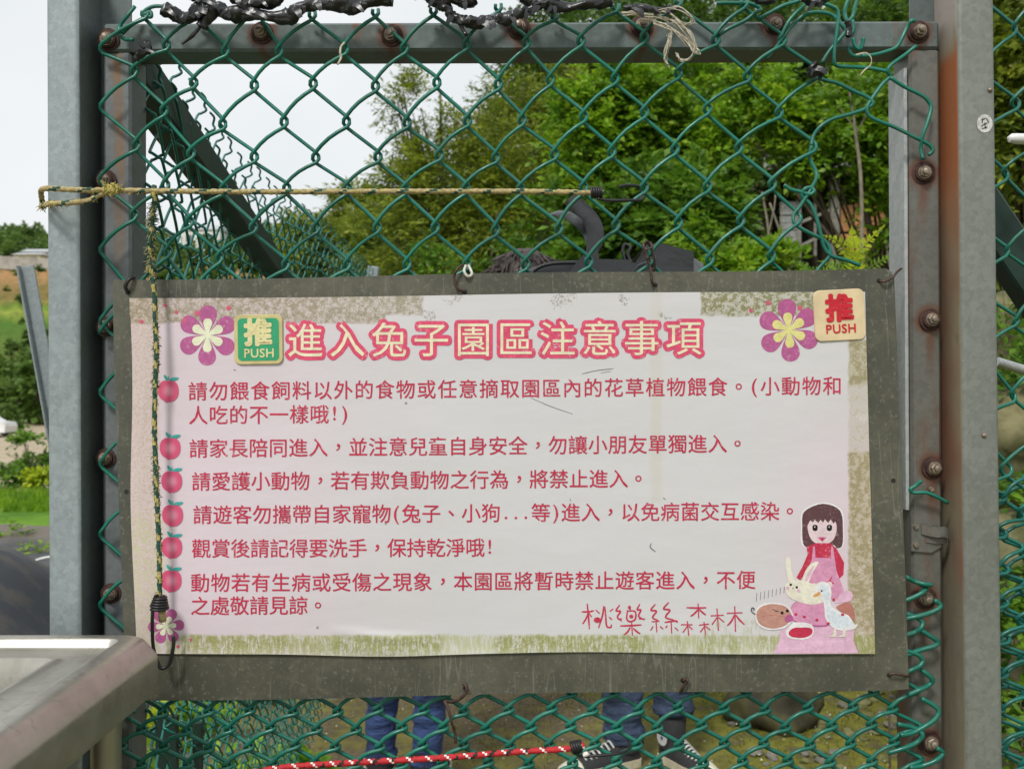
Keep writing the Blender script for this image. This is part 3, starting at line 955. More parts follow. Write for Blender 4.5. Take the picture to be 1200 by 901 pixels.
def text_line(m, s, x0, y0, x1, y1, size, off=.012, lift=.0006, sx=1.0, Y=PY_, mi=0, useD=True, rot=0):
    """x0..x1: px of the centre of the first and last glyph cell"""
    pos = [0.0]
    for a, b in zip(s[:-1], s[1:]):
        pos.append(pos[-1] + (.5 if a in HALF else 1.0) / 2 + (.5 if b in HALF else 1.0) / 2)
    tot = pos[-1] or 1
    for ch, p in zip(s, pos):
        if ch == ' ': continue
        vs, fs = glyph(ch, off)
        t = p / tot if len(s) > 1 else .5
        cx = x0 + (x1 - x0) * t; cy = y0 + (y1 - y0) * t
        xs_ = [v[0] for v in vs]; ys_ = [v[1] for v in vs]
        if ch in HALF:
            mx_ = (min(xs_) + max(xs_)) / 2; my_ = .30
        elif ch in PUNC:
            mx_ = (min(xs_) + max(xs_)) / 2; my_ = (min(ys_) + max(ys_)) / 2
        else:
            mx_, my_ = .5, .375
        out = []
        for v in vs:
            qx = cx + (v[0] - mx_) * size * sx; qy = cy - (v[1] - my_) * size
            out.append((px2x(qx, Y), Y - lift * .5 - v[2] * size * .0002 - (disp(qx, qy) if useD else 0), px2z(qy, Y)))
        m.add(out, fs, mi)

LINES = [('請勿餵食飼料以外的食物或任意摘取園區內的花草植物餵食。(小動物和', 232, 458.5, 975, 452),
         ('人吃的不一樣哦!)', 232.5, 486.5, 404, 485),
         ('請家長陪同進入，並注意兒童自身安全，勿讓小朋友單獨進入。', 233, 525.5, 864, 519.5),
         ('請愛護小動物，若有欺負動物之行為，將禁止進入。', 236, 564, 748, 560.5),
         ('請遊客勿攜帶自家寵物(兔子、小狗...等)進入，以免病菌交互感染。', 237.5, 603, 925, 598.5),
         ('觀賞後請記得要洗手，保持乾淨哦!', 236, 642.5, 574, 641),
         ('動物若有生病或受傷之現象，本園區將暫時禁止遊客進入，不便', 235, 682.5, 874, 679),
         ('之處敬請見諒。', 235, 709.5, 373, 708.5)]
for (s, x0, y0, x1, y1) in LINES:
    m = M()
    text_line(m, s, x0, y0, x1, y1, 23.2, .007)
    m.build('rule_lettering', INK, paper)
m = M(); text_line(m, '進入兔子園區注意事項', 358, 399, 801, 396, 43, .108, .0005, 1.0)
m.build('title_outline', TITLE, paper)
m = M(); text_line(m, '進入兔子園區注意事項', 358, 399, 801, 396, 43, .003, .0015, 1.0)
m.build('title_lettering', CREAM, paper)

# ---- flat printed pictures -------------------------------------------------
def poly_print(m, pts, lift, mi=0):
    """pts in photo px, convex-ish polygon or any simple polygon"""
    from mathutils.geometry import tessellate_polygon
    vs = [Vector((p[0], -p[1], 0)) for p in pts]
    tris = tessellate_polygon([vs])
    out = [(px2x(p[0]), PY_ - lift * .5 - disp(p[0], p[1]), px2z(p[1])) for p in pts]
    fs = []
    for t in tris:
        a, b, c = [vs[i] for i in t]
        nrm = (b - a).cross(c - a)
        fs.append(t if nrm.z > 0 else (t[0], t[2], t[1]))
    m.add(out, fs, mi)
def sm(pts, n=5):
    """closed smooth outline"""
    P = [Vector((p[0], p[1], 0)) for p in pts]; L = len(P); out = []
    for i in range(L):
        p0, p1, p2, p3 = P[i - 1], P[i], P[(i + 1) % L], P[(i + 2) % L]
        for k in range(n):
            t = k / n
            q = 0.5 * ((2 * p1) + (p2 - p0) * t + (2 * p0 - 5 * p1 + 4 * p2 - p3) * t * t + (3 * p1 - p0 - 3 * p2 + p3) * t ** 3)
            out.append((q.x, q.y))
    return out
def ell(cx, cy, rx, ry, n=20, rot=0):
    return [(cx + rx * math.cos(a) * math.cos(rot) - ry * math.sin(a) * math.sin(rot), cy + rx * math.cos(a) * math.sin(rot) + ry * math.sin(a) * math.cos(rot))
            for a in np.linspace(0, 2 * math.pi, n, endpoint=False)]
def stroke(m, pts, w, lift, mi=0, smoothit=True):
    P = catmull([(p[0], p[1], 0) for p in pts], 5) if smoothit and len(pts) > 2 else [Vector((p[0], p[1], 0)) for p in pts]
    L, Rr = [], []
    n = len(P)
    for i in range(n):
        t = (P[min(i + 1, n - 1)] - P[max(i - 1, 0)]).normalized()
        nn = Vector((-t.y, t.x, 0))
        ww = w / 2 * (1.0 - .35 * abs(2 * i / (n - 1) - 1) ** 3)
        L.append(P[i] + nn * ww); Rr.append(P[i] - nn * ww)
    pts2 = [(p.x, p.y) for p in L] + [(p.x, p.y) for p in reversed(Rr)]
    out = [(px2x(p[0]), PY_ - lift * .5 - disp(p[0], p[1]), px2z(p[1])) for p in pts2]
    N = len(out)
    m.add(out, [(i, i + 1, N - 2 - i, N - 1 - i) for i in range(n - 1)], mi)

def flower(cx, cy, rad, centre, rot=0, name='flower_print'):
    m = M()
    for k in range(6):
        a = rot + k * math.pi / 3
        def T(r, w): return (cx + math.sin(a) * r * rad + math.cos(a) * w * rad, cy - math.cos(a) * r * rad + math.sin(a) * w * rad)
        poly_print(m, sm([T(.10, 0), T(.45, -.22), T(.75, -.30), T(.95, -.20), T(1.02, 0), T(.95, .20), T(.75, .30), T(.45, .22)], 4), .0005 + k * .00002, 0)
        poly_print(m, sm([T(.0, 0), T(.25, -.10), T(.42, -.15), T(.54, -.10), T(.57, 0), T(.54, .10), T(.42, .15), T(.25, .10)], 4), .0008 + k * .00002, 1)
    m.build(name, [MAGENTA, centre], paper)
flower(243.5, 393, 34.5, CREAM2, .02)
flower(924, 387, 36, YELLOW, -.08)
flower(195, 733, 21, CREAM2, .45)
m = M()
for k, (x, y, r) in enumerate([(216.5, 386 - 9.5 + 0, 2.4), (194, 358, 2.2), (207, 366, 2.2), (231, 367, 3), (217, 374, 2.2), (268, 361, 3), (166, 377, 2.6),
                               (900, 355, 3), (937, 361, 3), (880, 364, 2.4), (224, 749, 1.8), (209, 757, 2)]):
    poly_print(m, ell(x, y, r, r, 12), .0006 + k * .00001)
m.build('dot_print', REDP, paper)

# peaches used as bullet points
def peach_mat():
    g = G('print_peach')
    X, Y, Z = g.xyz(g.t.nodes.new('ShaderNodeTexCoord').outputs['Object'])
    r = g.math('SQRT', g.add(g.mul(X, X), g.mul(Z, Z)))
    f = g.sub(1.0, g.step(r, .0, .0095))
    n = g.noise(200, 3, .6)
    col = g.mix(g.mul(f, .8), (.60, .085, .18), (.74, .33, .43))
    col = g.mix(g.mul(g.step(n, .5, .8), .12), col, (.5, .06, .14))
    return g.done(col, .5, 0, .35)
PEACH = peach_mat()
pm = M()
body = sm([(0, -11.5), (5, -12), (10.5, -8), (12.2, 0), (10.5, 7.5), (5, 12.3), (0, 13), (-2.5, 13.5), (-5, 11.5), (-10, 7.5), (-12.2, 0), (-10.5, -8), (-5, -12)], 4)
K = PY_ / FPX
from mathutils.geometry import tessellate_polygon
def flat2(m, pts, y, mi):
    vs = [Vector((p[0], -p[1], 0)) for p in pts]
    fs = []
    for t in tessellate_polygon([vs]):
        a, b, c = [vs[i] for i in t]
        fs.append(t if (b - a).cross(c - a).z > 0 else (t[0], t[2], t[1]))
    m.add([(p[0] * K, y, -p[1] * K) for p in pts], fs, mi)
flat2(pm, body, 0, 0)
flat2(pm, sm([(-1, -12), (-4.5, -15), (-5, -19), (-1.5, -16.5)], 3), -.0002, 1)
flat2(pm, sm([(1, -12.5), (5, -15.5), (12.5, -15.5), (8, -12)], 3), -.0003, 1)
flat2(pm, [(-1, -12.3), (0, -17), (.8, -17), (.6, -12.3)], -.0001, 1)
pme = pm.mesh('peach_print', [PEACH, LEAF_T])
for (x, y) in [(197.5, 458), (199.5, 525), (201.5, 564), (202.5, 603.5), (201.5, 641), (201, 680)]:
    p = V(x, y, PY_); 
    o = link('peach_print', pme, paper, (p[0], PY_ - .0006 - disp(x, y), p[2]))
    o['label'] = 'red peach bullet'

# girl with animals, printed at the lower right
def C(x, y): return (870 + x / 4.288, 570 + y / 4.288)
def CP(L): return [C(*p) for p in L]
m = M()
mats = [WHITEP, HAIRM, SKINM, INK, PINK, PINKP, DUCK, RABBIT, PIGM, BLACKP, ORANGEP, BROWNP, MAGENTA]
lf = [.0004]
def PP(pts, mi, smo=True, n=4):
    lf[0] += .00003
    poly_print(m, sm(CP(pts), n) if smo else CP(pts), lf[0], mi)
def SS(pts, w, mi):
    lf[0] += .00003
    stroke(m, CP(pts), w / 4.288, lf[0], mi)
PP([(150, 835), (185, 770), (190, 715), (240, 690), (560, 700), (555, 770), (580, 835)], 5, False)          # pale skirt ground
PP([(292, 200), (300, 120), (400, 78), (495, 115), (508, 220), (503, 300), (465, 315), (330, 312), (293, 280)], 0)
PP([(298, 200), (308, 125), (400, 85), (488, 120), (502, 220), (498, 295), (470, 308), (450, 290), (345, 290), (330, 306), (303, 285)], 1)
PP([(326, 215), (335, 170), (400, 160), (460, 170), (470, 220), (450, 270), (400, 292), (348, 270)], 2)
PP([(320, 120), (480, 120), (478, 190), (465, 170), (455, 185), (440, 163), (428, 182), (412, 163), (402, 180), (390, 165), (378, 182), (362, 165), (350, 178), (338, 168), (322, 200)], 1, False)
for ex in (362, 434):
    PP([(ex - 12, 195), (ex, 190), (ex + 12, 195), (ex + 12, 215), (ex, 222), (ex - 12, 215)], 9)
    PP([(ex - 4, 198), (ex + 1, 198), (ex + 1, 204), (ex - 4, 204)], 0, False)
PP([(372, 252), (398, 250), (420, 252), (400, 277)], 4, False)
PP([(382, 256), (412, 256), (399, 274)], 3, False)
PP([(320, 300), (365, 282), (440, 282), (470, 310), (508, 380), (505, 440), (445, 498), (425, 480), (460, 430), (440, 360), (350, 360), (325, 410), (290, 470), (270, 455), (300, 400), (325, 340)], 3, False)
PP([(352, 300), (362, 300), (364, 355), (440, 357), (443, 298), (452, 300), (470, 420), (500, 500), (520, 560), (330, 560), (320, 480), (345, 380)], 4, False)
PP([(425, 480), (440, 475), (452, 492), (440, 505), (420, 500)], 2)
PP([(500, 530), (535, 520), (552, 545), (540, 570), (500, 580), (460, 580)], 5)
PP([(470, 600), (530, 578), (555, 610), (562, 670), (530, 650), (490, 625)], 11)
PP([(240, 610), (280, 570), (400, 560), (430, 600), (440, 690), (330, 700), (245, 665)], 12)
PP([(240, 612), (280, 572), (400, 562), (430, 600), (436, 685), (330, 690), (248, 662)], 4)
PP([(222, 712), (260, 680), (345, 690), (352, 740), (310, 765), (240, 760), (215, 735)], 0)
PP([(230, 730), (262, 706), (340, 708), (346, 738), (305, 757), (245, 752)], 3)
# rabbit
PP([(215, 370), (222, 350), (238, 365), (246, 430), (262, 470), (235, 490), (222, 440)], 7)
PP([(300, 470), (315, 420), (345, 385), (378, 375), (372, 395), (345, 440), (325, 490)], 7)
PP([(312, 470), (330, 425), (358, 393), (340, 440), (325, 470)], 5)
PP([(212, 500), (235, 475), (290, 468), (350, 485), (420, 480), (440, 520), (420, 570), (350, 590), (280, 575), (230, 550)], 7)
for (x, y) in [(241, 491), (271, 504)]: PP([(x - 5, y - 5), (x + 5, y - 5), (x + 5, y + 5), (x - 5, y + 5)], 9)
PP([(248, 506), (256, 508), (251, 513)], 9, False)
for (x, y) in [(224, 509), (281, 521)]: PP([(x - 7, y - 7), (x + 7, y - 7), (x + 7, y + 7), (x - 7, y + 7)], 5)
# duck
PP([(362, 500), (395, 475), (432, 490), (445, 530), (440, 590), (480, 625), (530, 645), (560, 690), (575, 685), (560, 712), (500, 720), (450, 705), (415, 660), (408, 600), (395, 545), (365, 530)], 0)
PP([(385, 505), (400, 492), (425, 500), (436, 535), (432, 595), (475, 632), (525, 652), (548, 690), (500, 708), (455, 698), (424, 655), (416, 600), (405, 550)], 6)
PP([(352, 545), (385, 525), (388, 540), (365, 552)], 10)
PP([(392, 518), (399, 518), (399, 525), (392, 525)], 9)
for x in (462, 508): PP([(x - 6, 712), (x + 6, 712), (x + 8, 740), (x + 8, 752), (x - 32, 752), (x - 8, 738)], 7, False)
# pig
PP([(62, 645), (80, 600), (140, 580), (210, 590), (245, 620), (250, 665), (215, 705), (140, 718), (80, 695)], 0)
PP([(68, 645), (85, 606), (140, 588), (205, 596), (238, 625), (242, 660), (208, 698), (140, 710), (85, 688)], 8)
for dy in (0, 16, 32): SS([(95, 618 + dy), (150, 612 + dy), (215, 622 + dy)], 4, 11)
PP([(212, 655), (225, 640), (248, 645), (250, 668), (228, 680), (213, 672)], 12)
for (x, y) in [(197, 632), (223, 622)]: PP([(x - 6, y - 6), (x + 6, y - 6), (x + 6, y + 6), (x - 6, y + 6)], 9)
SS([(66, 640), (52, 632), (42, 620), (48, 606), (58, 612), (50, 620)], 4, 9)
SS([(150, 612), (165, 622), (180, 625)], 4, 9)
for (x, y) in [(266, 639), (308, 651), (371, 667), (428, 684), (455, 565), (500, 640)]: PP([(x - 6, y - 5), (x + 6, y - 5), (x + 6, y + 5), (x - 6, y + 5)], 3)
m.build('girl_and_animals_print', mats, paper, label='printed girl in a pink apron with rabbit, duck and pig')

# farm name written by hand at the bottom
def Lg(x, y): return (640 + x / 4.615, 690 + y / 4.615)
m = M()
ST = [[(222, 78), (228, 140), (234, 215)], [(192, 122), (230, 122), (258, 116)], [(228, 128), (215, 160), (197, 188)], [(232, 130), (246, 150)],
      [(312, 90), (305, 140), (283, 210)], [(268, 112), (290, 132)], [(318, 95), (322, 150), (328, 200), (350, 205), (352, 190)], [(345, 120), (362, 106)], [(340, 150), (356, 165)],
      [(398, 85), (378, 115), (402, 120), (385, 150), (408, 172)], [(385, 160), (410, 160)], [(506, 80), (492, 110), (512, 112), (500, 145), (530, 165)], [(500, 160), (535, 160)],
      [(440, 112), (436, 160), (455, 175), (482, 160), (480, 120), (440, 118)], [(450, 92), (455, 112)], [(400, 198), (460, 196), (515, 192)], [(462, 180), (466, 250)], [(455, 205), (440, 230), (422, 245)], [(470, 210), (490, 228), (508, 240)],
      [(590, 80), (566, 112), (596, 118), (575, 152), (605, 168)], [(570, 175), (612, 172)], [(594, 178), (598, 232)], [(578, 200), (564, 222)], [(615, 200), (632, 214)],
      [(662, 70), (634, 105), (668, 112), (645, 150), (690, 165)], [(640, 178), (700, 170), (708, 180)], [(675, 178), (678, 238)], [(655, 195), (645, 208)], [(695, 205), (712, 222)],
      [(820, 75), (824, 155)], [(758, 98), (820, 100), (865, 98)], [(820, 108), (800, 130), (780, 145)], [(826, 108), (842, 122), (862, 138)],
      [(762, 170), (770, 250)], [(728, 190), (790, 190)], [(765, 195), (738, 232)], [(770, 198), (790, 215)],
      [(852, 175), (860, 245)], [(825, 192), (880, 186)], [(855, 198), (832, 230)], [(860, 198), (886, 218)],
      [(922, 102), (930, 222)], [(888, 142), (958, 138)], [(924, 148), (895, 190)], [(930, 150), (960, 176)],
      [(1018, 90), (1022, 228)], [(975, 128), (1060, 125)], [(1018, 135), (1000, 170), (978, 195)], [(1024, 138), (1045, 165), (1070, 188)]]
for k, s_ in enumerate(ST):
    stroke(m, [Lg(*p) for p in s_], 2.0, .0005 + k * .000012)
poly_print(m, ell(*Lg(276, 166), 4.2, 3.2, 16), .0012)
poly_print(m, ell(*Lg(460, 146), 2.4, 2.2, 12), .00125)
poly_print(m, ell(*Lg(450, 98), 1.8, 2.2, 12), .00127)
m.build('farm_name_lettering', INK, paper)
# grey scuffs and scratches
SCUFF = flat_mat('scuff', (.20, .19, .19), .3)
m = M()
for k, (L, w) in enumerate([([(682, 438), (700, 434), (719, 432)], .9), ([(704, 437), (716, 435)], .7), ([(622, 466), (645, 476), (671, 485)], .7), ([(763, 636), (762, 641), (768, 646)], 1.3),
                            ([(668, 504 + 80), (669, 586 + 1)], 1), ([(777, 583), (780, 585)], 1.4), ([(300 - 26, 428 + 5), (277, 434)], 1.3)]):
    stroke(m, L, w, .00055 + k * .00001)
for k in range(8):
    x = 886 + k * 4.6; stroke(m, [(x, 704 - k * 1.4), (x + .6, 694 - k * 1.0)], 1.0, .0007 + k * .00001)
m.build('scratch', SCUFF, paper)

# ---- push plates -----------------------------------------------------------
def plate(cx, cy, w, h, tilt, main, frame, ink, lab):
    c = V(cx, cy, SY)
    def rr(w, h, r, y, n=6):
        out = []
        for (sx, sy, a0) in [(1, 1, 0), (-1, 1, 90), (-1, -1, 180), (1, -1, 270)]:
            for k in range(n + 1):
                a = R(a0 + 90 * k / n)
                x_ = sx * (w / 2 - r) + r * math.cos(a); z_ = sy * (h / 2 - r) + r * math.sin(a)
                out.append((c[0] + x_ * math.cos(tilt) - z_ * math.sin(tilt), y, c[2] + x_ * math.sin(tilt) + z_ * math.cos(tilt)))
        return out
    s = 1 / FPX * 1.15
    w *= s; h *= s
    Yb = PY_ - .0012; Yf = Yb - .0019
    L1 = rr(w, h, .0075, Yb); L2 = rr(w, h, .0075, Yf + .0007); L3 = rr(w - .0012, h - .0012, .007, Yf)
    m = M(); n = len(L1); vs = L1 + L2 + L3
    fs = []
    for q in range(2):
        for k in range(n):
            fs.append((q * n + k, q * n + (k + 1) % n, (q + 1) * n + (k + 1) % n, (q + 1) * n + k))
    fs.append(tuple(range(2 * n, 3 * n)))
    m.add(vs, [tuple(reversed(f)) for f in fs])
    fm = plain('plate_' + lab.split()[0], frame, .35, 0, .12, 40)
    pl = m.build('push_plate', fm, sign, smooth=40, label=lab)
    def face(name, w, h, r, y, mat):
        m = M(); L = rr(w, h, r, y); m.add(L, [tuple(reversed(range(len(L))))]); m.build(name, mat, pl)
    if main: face('plate_face', w - .0085, h - .0085, .005, Yf - .0003, plain('plate_green', main, .35, 0, .12, 60))
    m = M()
    # glyphs rotated with the plate
    def gl(s_, x0, y0, x1, size, off, spx=1.0):
        for q, ch in enumerate(s_):
            vs, fs = glyph(ch, off)
            t = q / max(1, len(s_) - 1) if len(s_) > 1 else .5
            X0 = x0 + (x1 - x0) * t
            xs_ = [v[0] for v in vs]; mx_ = .5 if len(s_) == 1 else (min(xs_) + max(xs_)) / 2
            my_ = .375 if len(s_) == 1 else .34
            out = []
            for v in vs:
                a_ = (X0 + (v[0] - mx_) * size) * s; b_ = (-y0 + (v[1] - my_) * size) * s
                out.append((c[0] + a_ * math.cos(tilt) - b_ * math.sin(tilt), Yf - .0007 - v[2] * size * .0002, c[2] + a_ * math.sin(tilt) + b_ * math.cos(tilt)))
            m.add(out, fs)
    gl('推', 0, -8.5, 0, 33, .05)
    gl('PUSH', -13.5, 16, 13.5, 14.5, .018)
    m.build('push_lettering', ink, pl)
plate(304, 398, 57, 58.5, .015, (.03, .33, .15), (.55, .48, .22), flat_mat('plate_cream_ink', (.68, .62, .32)), 'green square plate reading PUSH with cream border')
plate(982.5, 369.5, 60, 60, .05, None, (.68, .54, .33), flat_mat('plate_red_ink', (.55, .015, .03)), 'cream square plate reading PUSH in red')

# ---- tie wires holding the board ------------------------------------------
TIES = [
    ([(150, 343, -.001), (147, 336, -.006), (151, 328, -.006), (157, 325, 0), (150, 330, .01)], 'black_rubber', .0022, 'short black tie wire through the top left corner of the notice board'),
    ([(545, 342, -.001), (536, 338, -.006), (532, 325, -.006), (537, 314, -.006), (545, 311, .004), (545, 320, .012)], 'tie_wire', .0016, 'dark curved tie wire hooked over the top of the board beside a pale wire loop'),
    ([(546, 311, 0), (544, 318, -.004), (548, 324, -.004), (553, 321, 0), (549, 311, .008)], 'tie_white', .0017, 'pale wire loop beside the dark tie wire on top of the board'),
    ([(768, 334, -.001), (764, 330, -.006), (762, 315, -.006), (757, 298, -.006), (754, 288, -.006), (758, 283, 0), (763, 291, .004), (767, 305, .004), (766, 320, .008)], 'tie_wire', .0016, 'long rusty twisted tie wire standing above the board by the black bag'),
    ([(762, 284, -.004), (764, 290, -.008), (757, 293, -.006), (755, 299, -.004), (760, 303, -.008)], 'tie_wire', .0013, 'rusty twist wound round the long tie wire above the board'),
    ([(1030, 329, -.001), (1036, 330, -.005), (1045, 326, -.005), (1051, 319, 0), (1056, 315, .01)], 'tie_wire', .0015, 'thin dark tie wire at the top right corner of the notice board'),
    ([(543, 800, -.003), (547, 806, -.006), (544, 814, -.006), (536, 820, -.004), (528, 822, 0), (521, 821, .006)], 'tie_wire', .0020, 'dark tie wire under the lower edge of the board above the jeans'),
    ([(521, 821, -.004), (526, 832, -.008), (529, 845, -.008), (533, 857, -.006), (534, 870, -.006)], 'tie_wire', .0018, 'loose brown wire end hanging down in front of the green mesh'),
    ([(800, 797, -.003), (806, 796, -.006), (800, 806, -.004), (797, 812, 0)], 'tie_wire', .0017, 'short rusty tie wire under the board above the dark sneaker'),
    ([(1042, 790, -.004), (1048, 789, -.006), (1058, 791, -.005), (1066, 792, .004)], 'tie_wire', .0016, 'rusty wire pin at the bottom right corner of the notice board'),
]
for k, (P, mt, r, lab) in enumerate(TIES):
    m = M(); m.tube(catmull([V(x, y, SY + dy) for x, y, dy in P], 6), r, 7)
    o = m.build('tie_wire', MAT[mt], None, V(P[0][0], P[0][1], SY), True)
    tag(o, lab, 'wire', 'wires tying the notice board to the gate')

# ------------------------------------------------------------------ ropes
def rope(name, pts, r, cols, label, Y=1.13, fuzz=None, period=7, seg=None, sides=8, extra=None):
    P = catmull([V(p[0], p[1], Y + (p[2] if len(p) > 2 else 0)) for p in pts], 8)
    # resample evenly
    Ls = [0]
    for a, b in zip(P[:-1], P[1:]): Ls.append(Ls[-1] + (b - a).length)
    step = r * .75
    n = max(4, int(Ls[-1] / step)); out = []; k = 0
    for i in range(n + 1):
        s = Ls[-1] * i / n
        while k < len(Ls) - 2 and Ls[k + 1] < s: k += 1
        t = (s - Ls[k]) / max(1e-9, Ls[k + 1] - Ls[k]); out.append(P[k].lerp(P[k + 1], t))
    rr = [r * (1 + .10 * math.sin(i * 1.57 + .3)) for i in range(len(out))]
    rnd = random.Random(5)
    red = cols[0] is MAT['rope_red']
    def pat(i, k):
        a = (i // 2 + k) % period
        b = (i // 2 - k) % period
        if red:
            if (i + k) % 7 < 2 and (i // 4) % 2: return 2
            if (i - k + 48) % 8 == 0: return 1
            return 0
        if a == 0 or (a == 1 and (i // 4) % 2): return 1
        if b == 3 and (i // 3) % 2: return 2
        return 0
    m = M(); m.tube(out, rr, sides, mfun=pat)
    if fuzz:
        for (a0, a1, dens, ln) in fuzz:
            for q in range(int(dens)):
                i = int((a0 + (a1 - a0) * rnd.random()) * (len(out) - 1))
                p = out[i]; an = rnd.random() * 6.28
                d = Vector((math.cos(an), math.sin(an) * .7, rnd.uniform(-.9, .9)))
                q1 = p + d * r * .8; q2 = p + d * (r + ln * rnd.random()) + Vector((0, 0, -ln * .5 * rnd.random()))
                m.tube([q1, (q1 + q2) / 2 + Vector((rnd.uniform(-1, 1), 0, rnd.uniform(-1, 1))) * ln * .2, q2], [.0006, .0005, .0002], 3, rnd.choice([0, 0, 2]))
    org = V(pts[0][0], pts[0][1], Y)
    e = empty(name, org, label, 'rope')
    m.build('braided_cord', cols, e, smooth=True)
    return e
def coil(parent, a, b, r0, r1, turns, w, name='wire_coil', mat='black_rubber'):
    a, b = Vector(a), Vector(b); d = (b - a); L = d.length; d.normalize()
    u = d.orthogonal().normalized(); v = d.cross(u)
    pts = []
    N = turns * 14
    for i in range(N + 1):
        t = i / N; an = 2 * math.pi * turns * t; r = r0 + (r1 - r0) * t
        pts.append(a + d * L * t + u * math.cos(an) * r + v * math.sin(an) * r)
    m = M(); m.tube(pts, w, 7)
    return m.build(name, MAT[mat], parent, smooth=True)
YR = 1.128
r1 = rope('bungee_rope', [(130, 226), (118, 228), (104, 235, -.004), (80, 238, -.006), (58, 239, -.004), (49, 242, .02), (50, 240, .05), (48, 226, .03), (50, 222, 0), (56, 221, -.006), (95, 223, -.006), (130, 223), (182, 224),
          (300, 225), (450, 224.5), (600, 224.5), (694, 226), (708, 226)], .0031,
          [MAT['rope_tan'], MAT['rope_green'], MAT['rope_yellow']], 'tan and green braided rope stretched level across the mesh from the left post', YR,
          fuzz=[(.0, .14, 160, .004), (.3, .42, 120, .004)])
coil(r1, V(692, 226, YR), V(706, 226, YR), .0058, .0054, 5, .0014)
m = M(); m.tube(catmull([V(x, y, YR + dy) for x, y, dy in [(700, 233, -.002), (712, 235, 0), (735, 235, .004), (750, 234, .02), (753, 227, .04), (748, 219, .04), (735, 217.5, .03), (727, 218.5, .02), (726, 219, .02)]], 6), .0019, 7)
m.build('hook', MAT['black_rubber'], r1, smooth=True)
m = M()
rnd = random.Random(9)
m.sphere(V(131, 222, YR - .003), (.010, .006, .007), 10, 7, jit=.5, seed=2)
for q in range(60):
    c = Vector(V(131 + rnd.uniform(-8, 9), 222 + rnd.uniform(-4, 4), YR - .005))
    e_ = c + Vector((rnd.uniform(-1, 1), -rnd.random(), rnd.uniform(-1, 1))) * .008
    m.tube([c, e_], [.0007, .0003], 3)
m.build('frayed_knot', MAT['rope_yellow'], r1, smooth=True)

r2 = rope('bungee_rope', [(181, 218, -.006), (180, 225, -.008), (181, 236, -.006), (178, 262), (176, 290), (177, 312), (181, 345), (182, 380), (183.5, 420), (182, 450), (181, 500), (182.5, 545), (184, 585), (186, 630), (187, 665), (187, 698)], .0029,
          [MAT['rope_green'], MAT['rope_yellow'], MAT['rope_tan']], 'frayed yellow and green braided cord hanging straight down over the left side of the board', 1.136,
          fuzz=[(.04, .22, 420, .007), (.34, .5, 160, .004), (.66, .78, 140, .004), (.78, 1, 80, .003), (.2, .9, 120, .003)], period=5)
coil(r2, V(188, 698, 1.13), V(186.5, 713, 1.13), .0058, .0100, 5, .0016)
m = M(); m.tube([V(187, 699, 1.13), V(187, 714, 1.13)], .0052, 10)
m.build('coil_core', MAT['black_rubber'], r2, smooth=40)
m = M(); m.tube([V(190, 713, 1.133), V(190, 722, 1.134), V(190.5, 728, 1.135)], [.0042, .0044, .0036], 10)
m.build('cord_end', MAT['rope_tan'], r2, smooth=True)
m = M(); m.tube(catmull([V(x, y, 1.128 + dy) for x, y, dy in [(179, 712, 0), (178.6, 722, 0), (178.5, 735, .002), (180, 760, .006), (188, 782, .01), (198, 778, .012), (202, 764, .012), (203.5, 752, .012), (203, 745, .012)]], 6), .0021, 8)
m.build('hook', MAT['black_rubber'], r2, smooth=True)

r3 = rope('bungee_rope', [(270, 908), (305, 903), (340, 898), (420, 893), (520, 887.5), (600, 881), (665, 877), (685, 873)], .0036,
          [MAT['rope_red'], MAT['rope_white'], MAT['rope_black']], 'red braided cord with white and black flecks across the mesh below the board', YR, period=5)
coil(r3, V(670, 876, YR), V(681, 873.5, YR), .0062, .0060, 4, .0018)
m = M(); m.tube([V(669, 877, YR), V(682, 873.5, YR)], .005, 10); m.build('coil_core', MAT['black_rubber'], r3, smooth=40)
m = M(); m.tube(catmull([V(x, y, YR + dy) for x, y, dy in [(675, 883, -.003), (683, 886, 0), (700, 885, 0), (722, 883, .002), (733, 880, .01), (738, 875, .03), (736, 868, .045)]], 6), .0017, 7)
m.build('hook', MAT['black_rubber'], r3, smooth=True)
m = M(); m.tube([V(683, 884, YR), V(689, 882.5, YR)], [.003, .0026], 8); m.build('cord_end', MAT['rope_white'], r3)

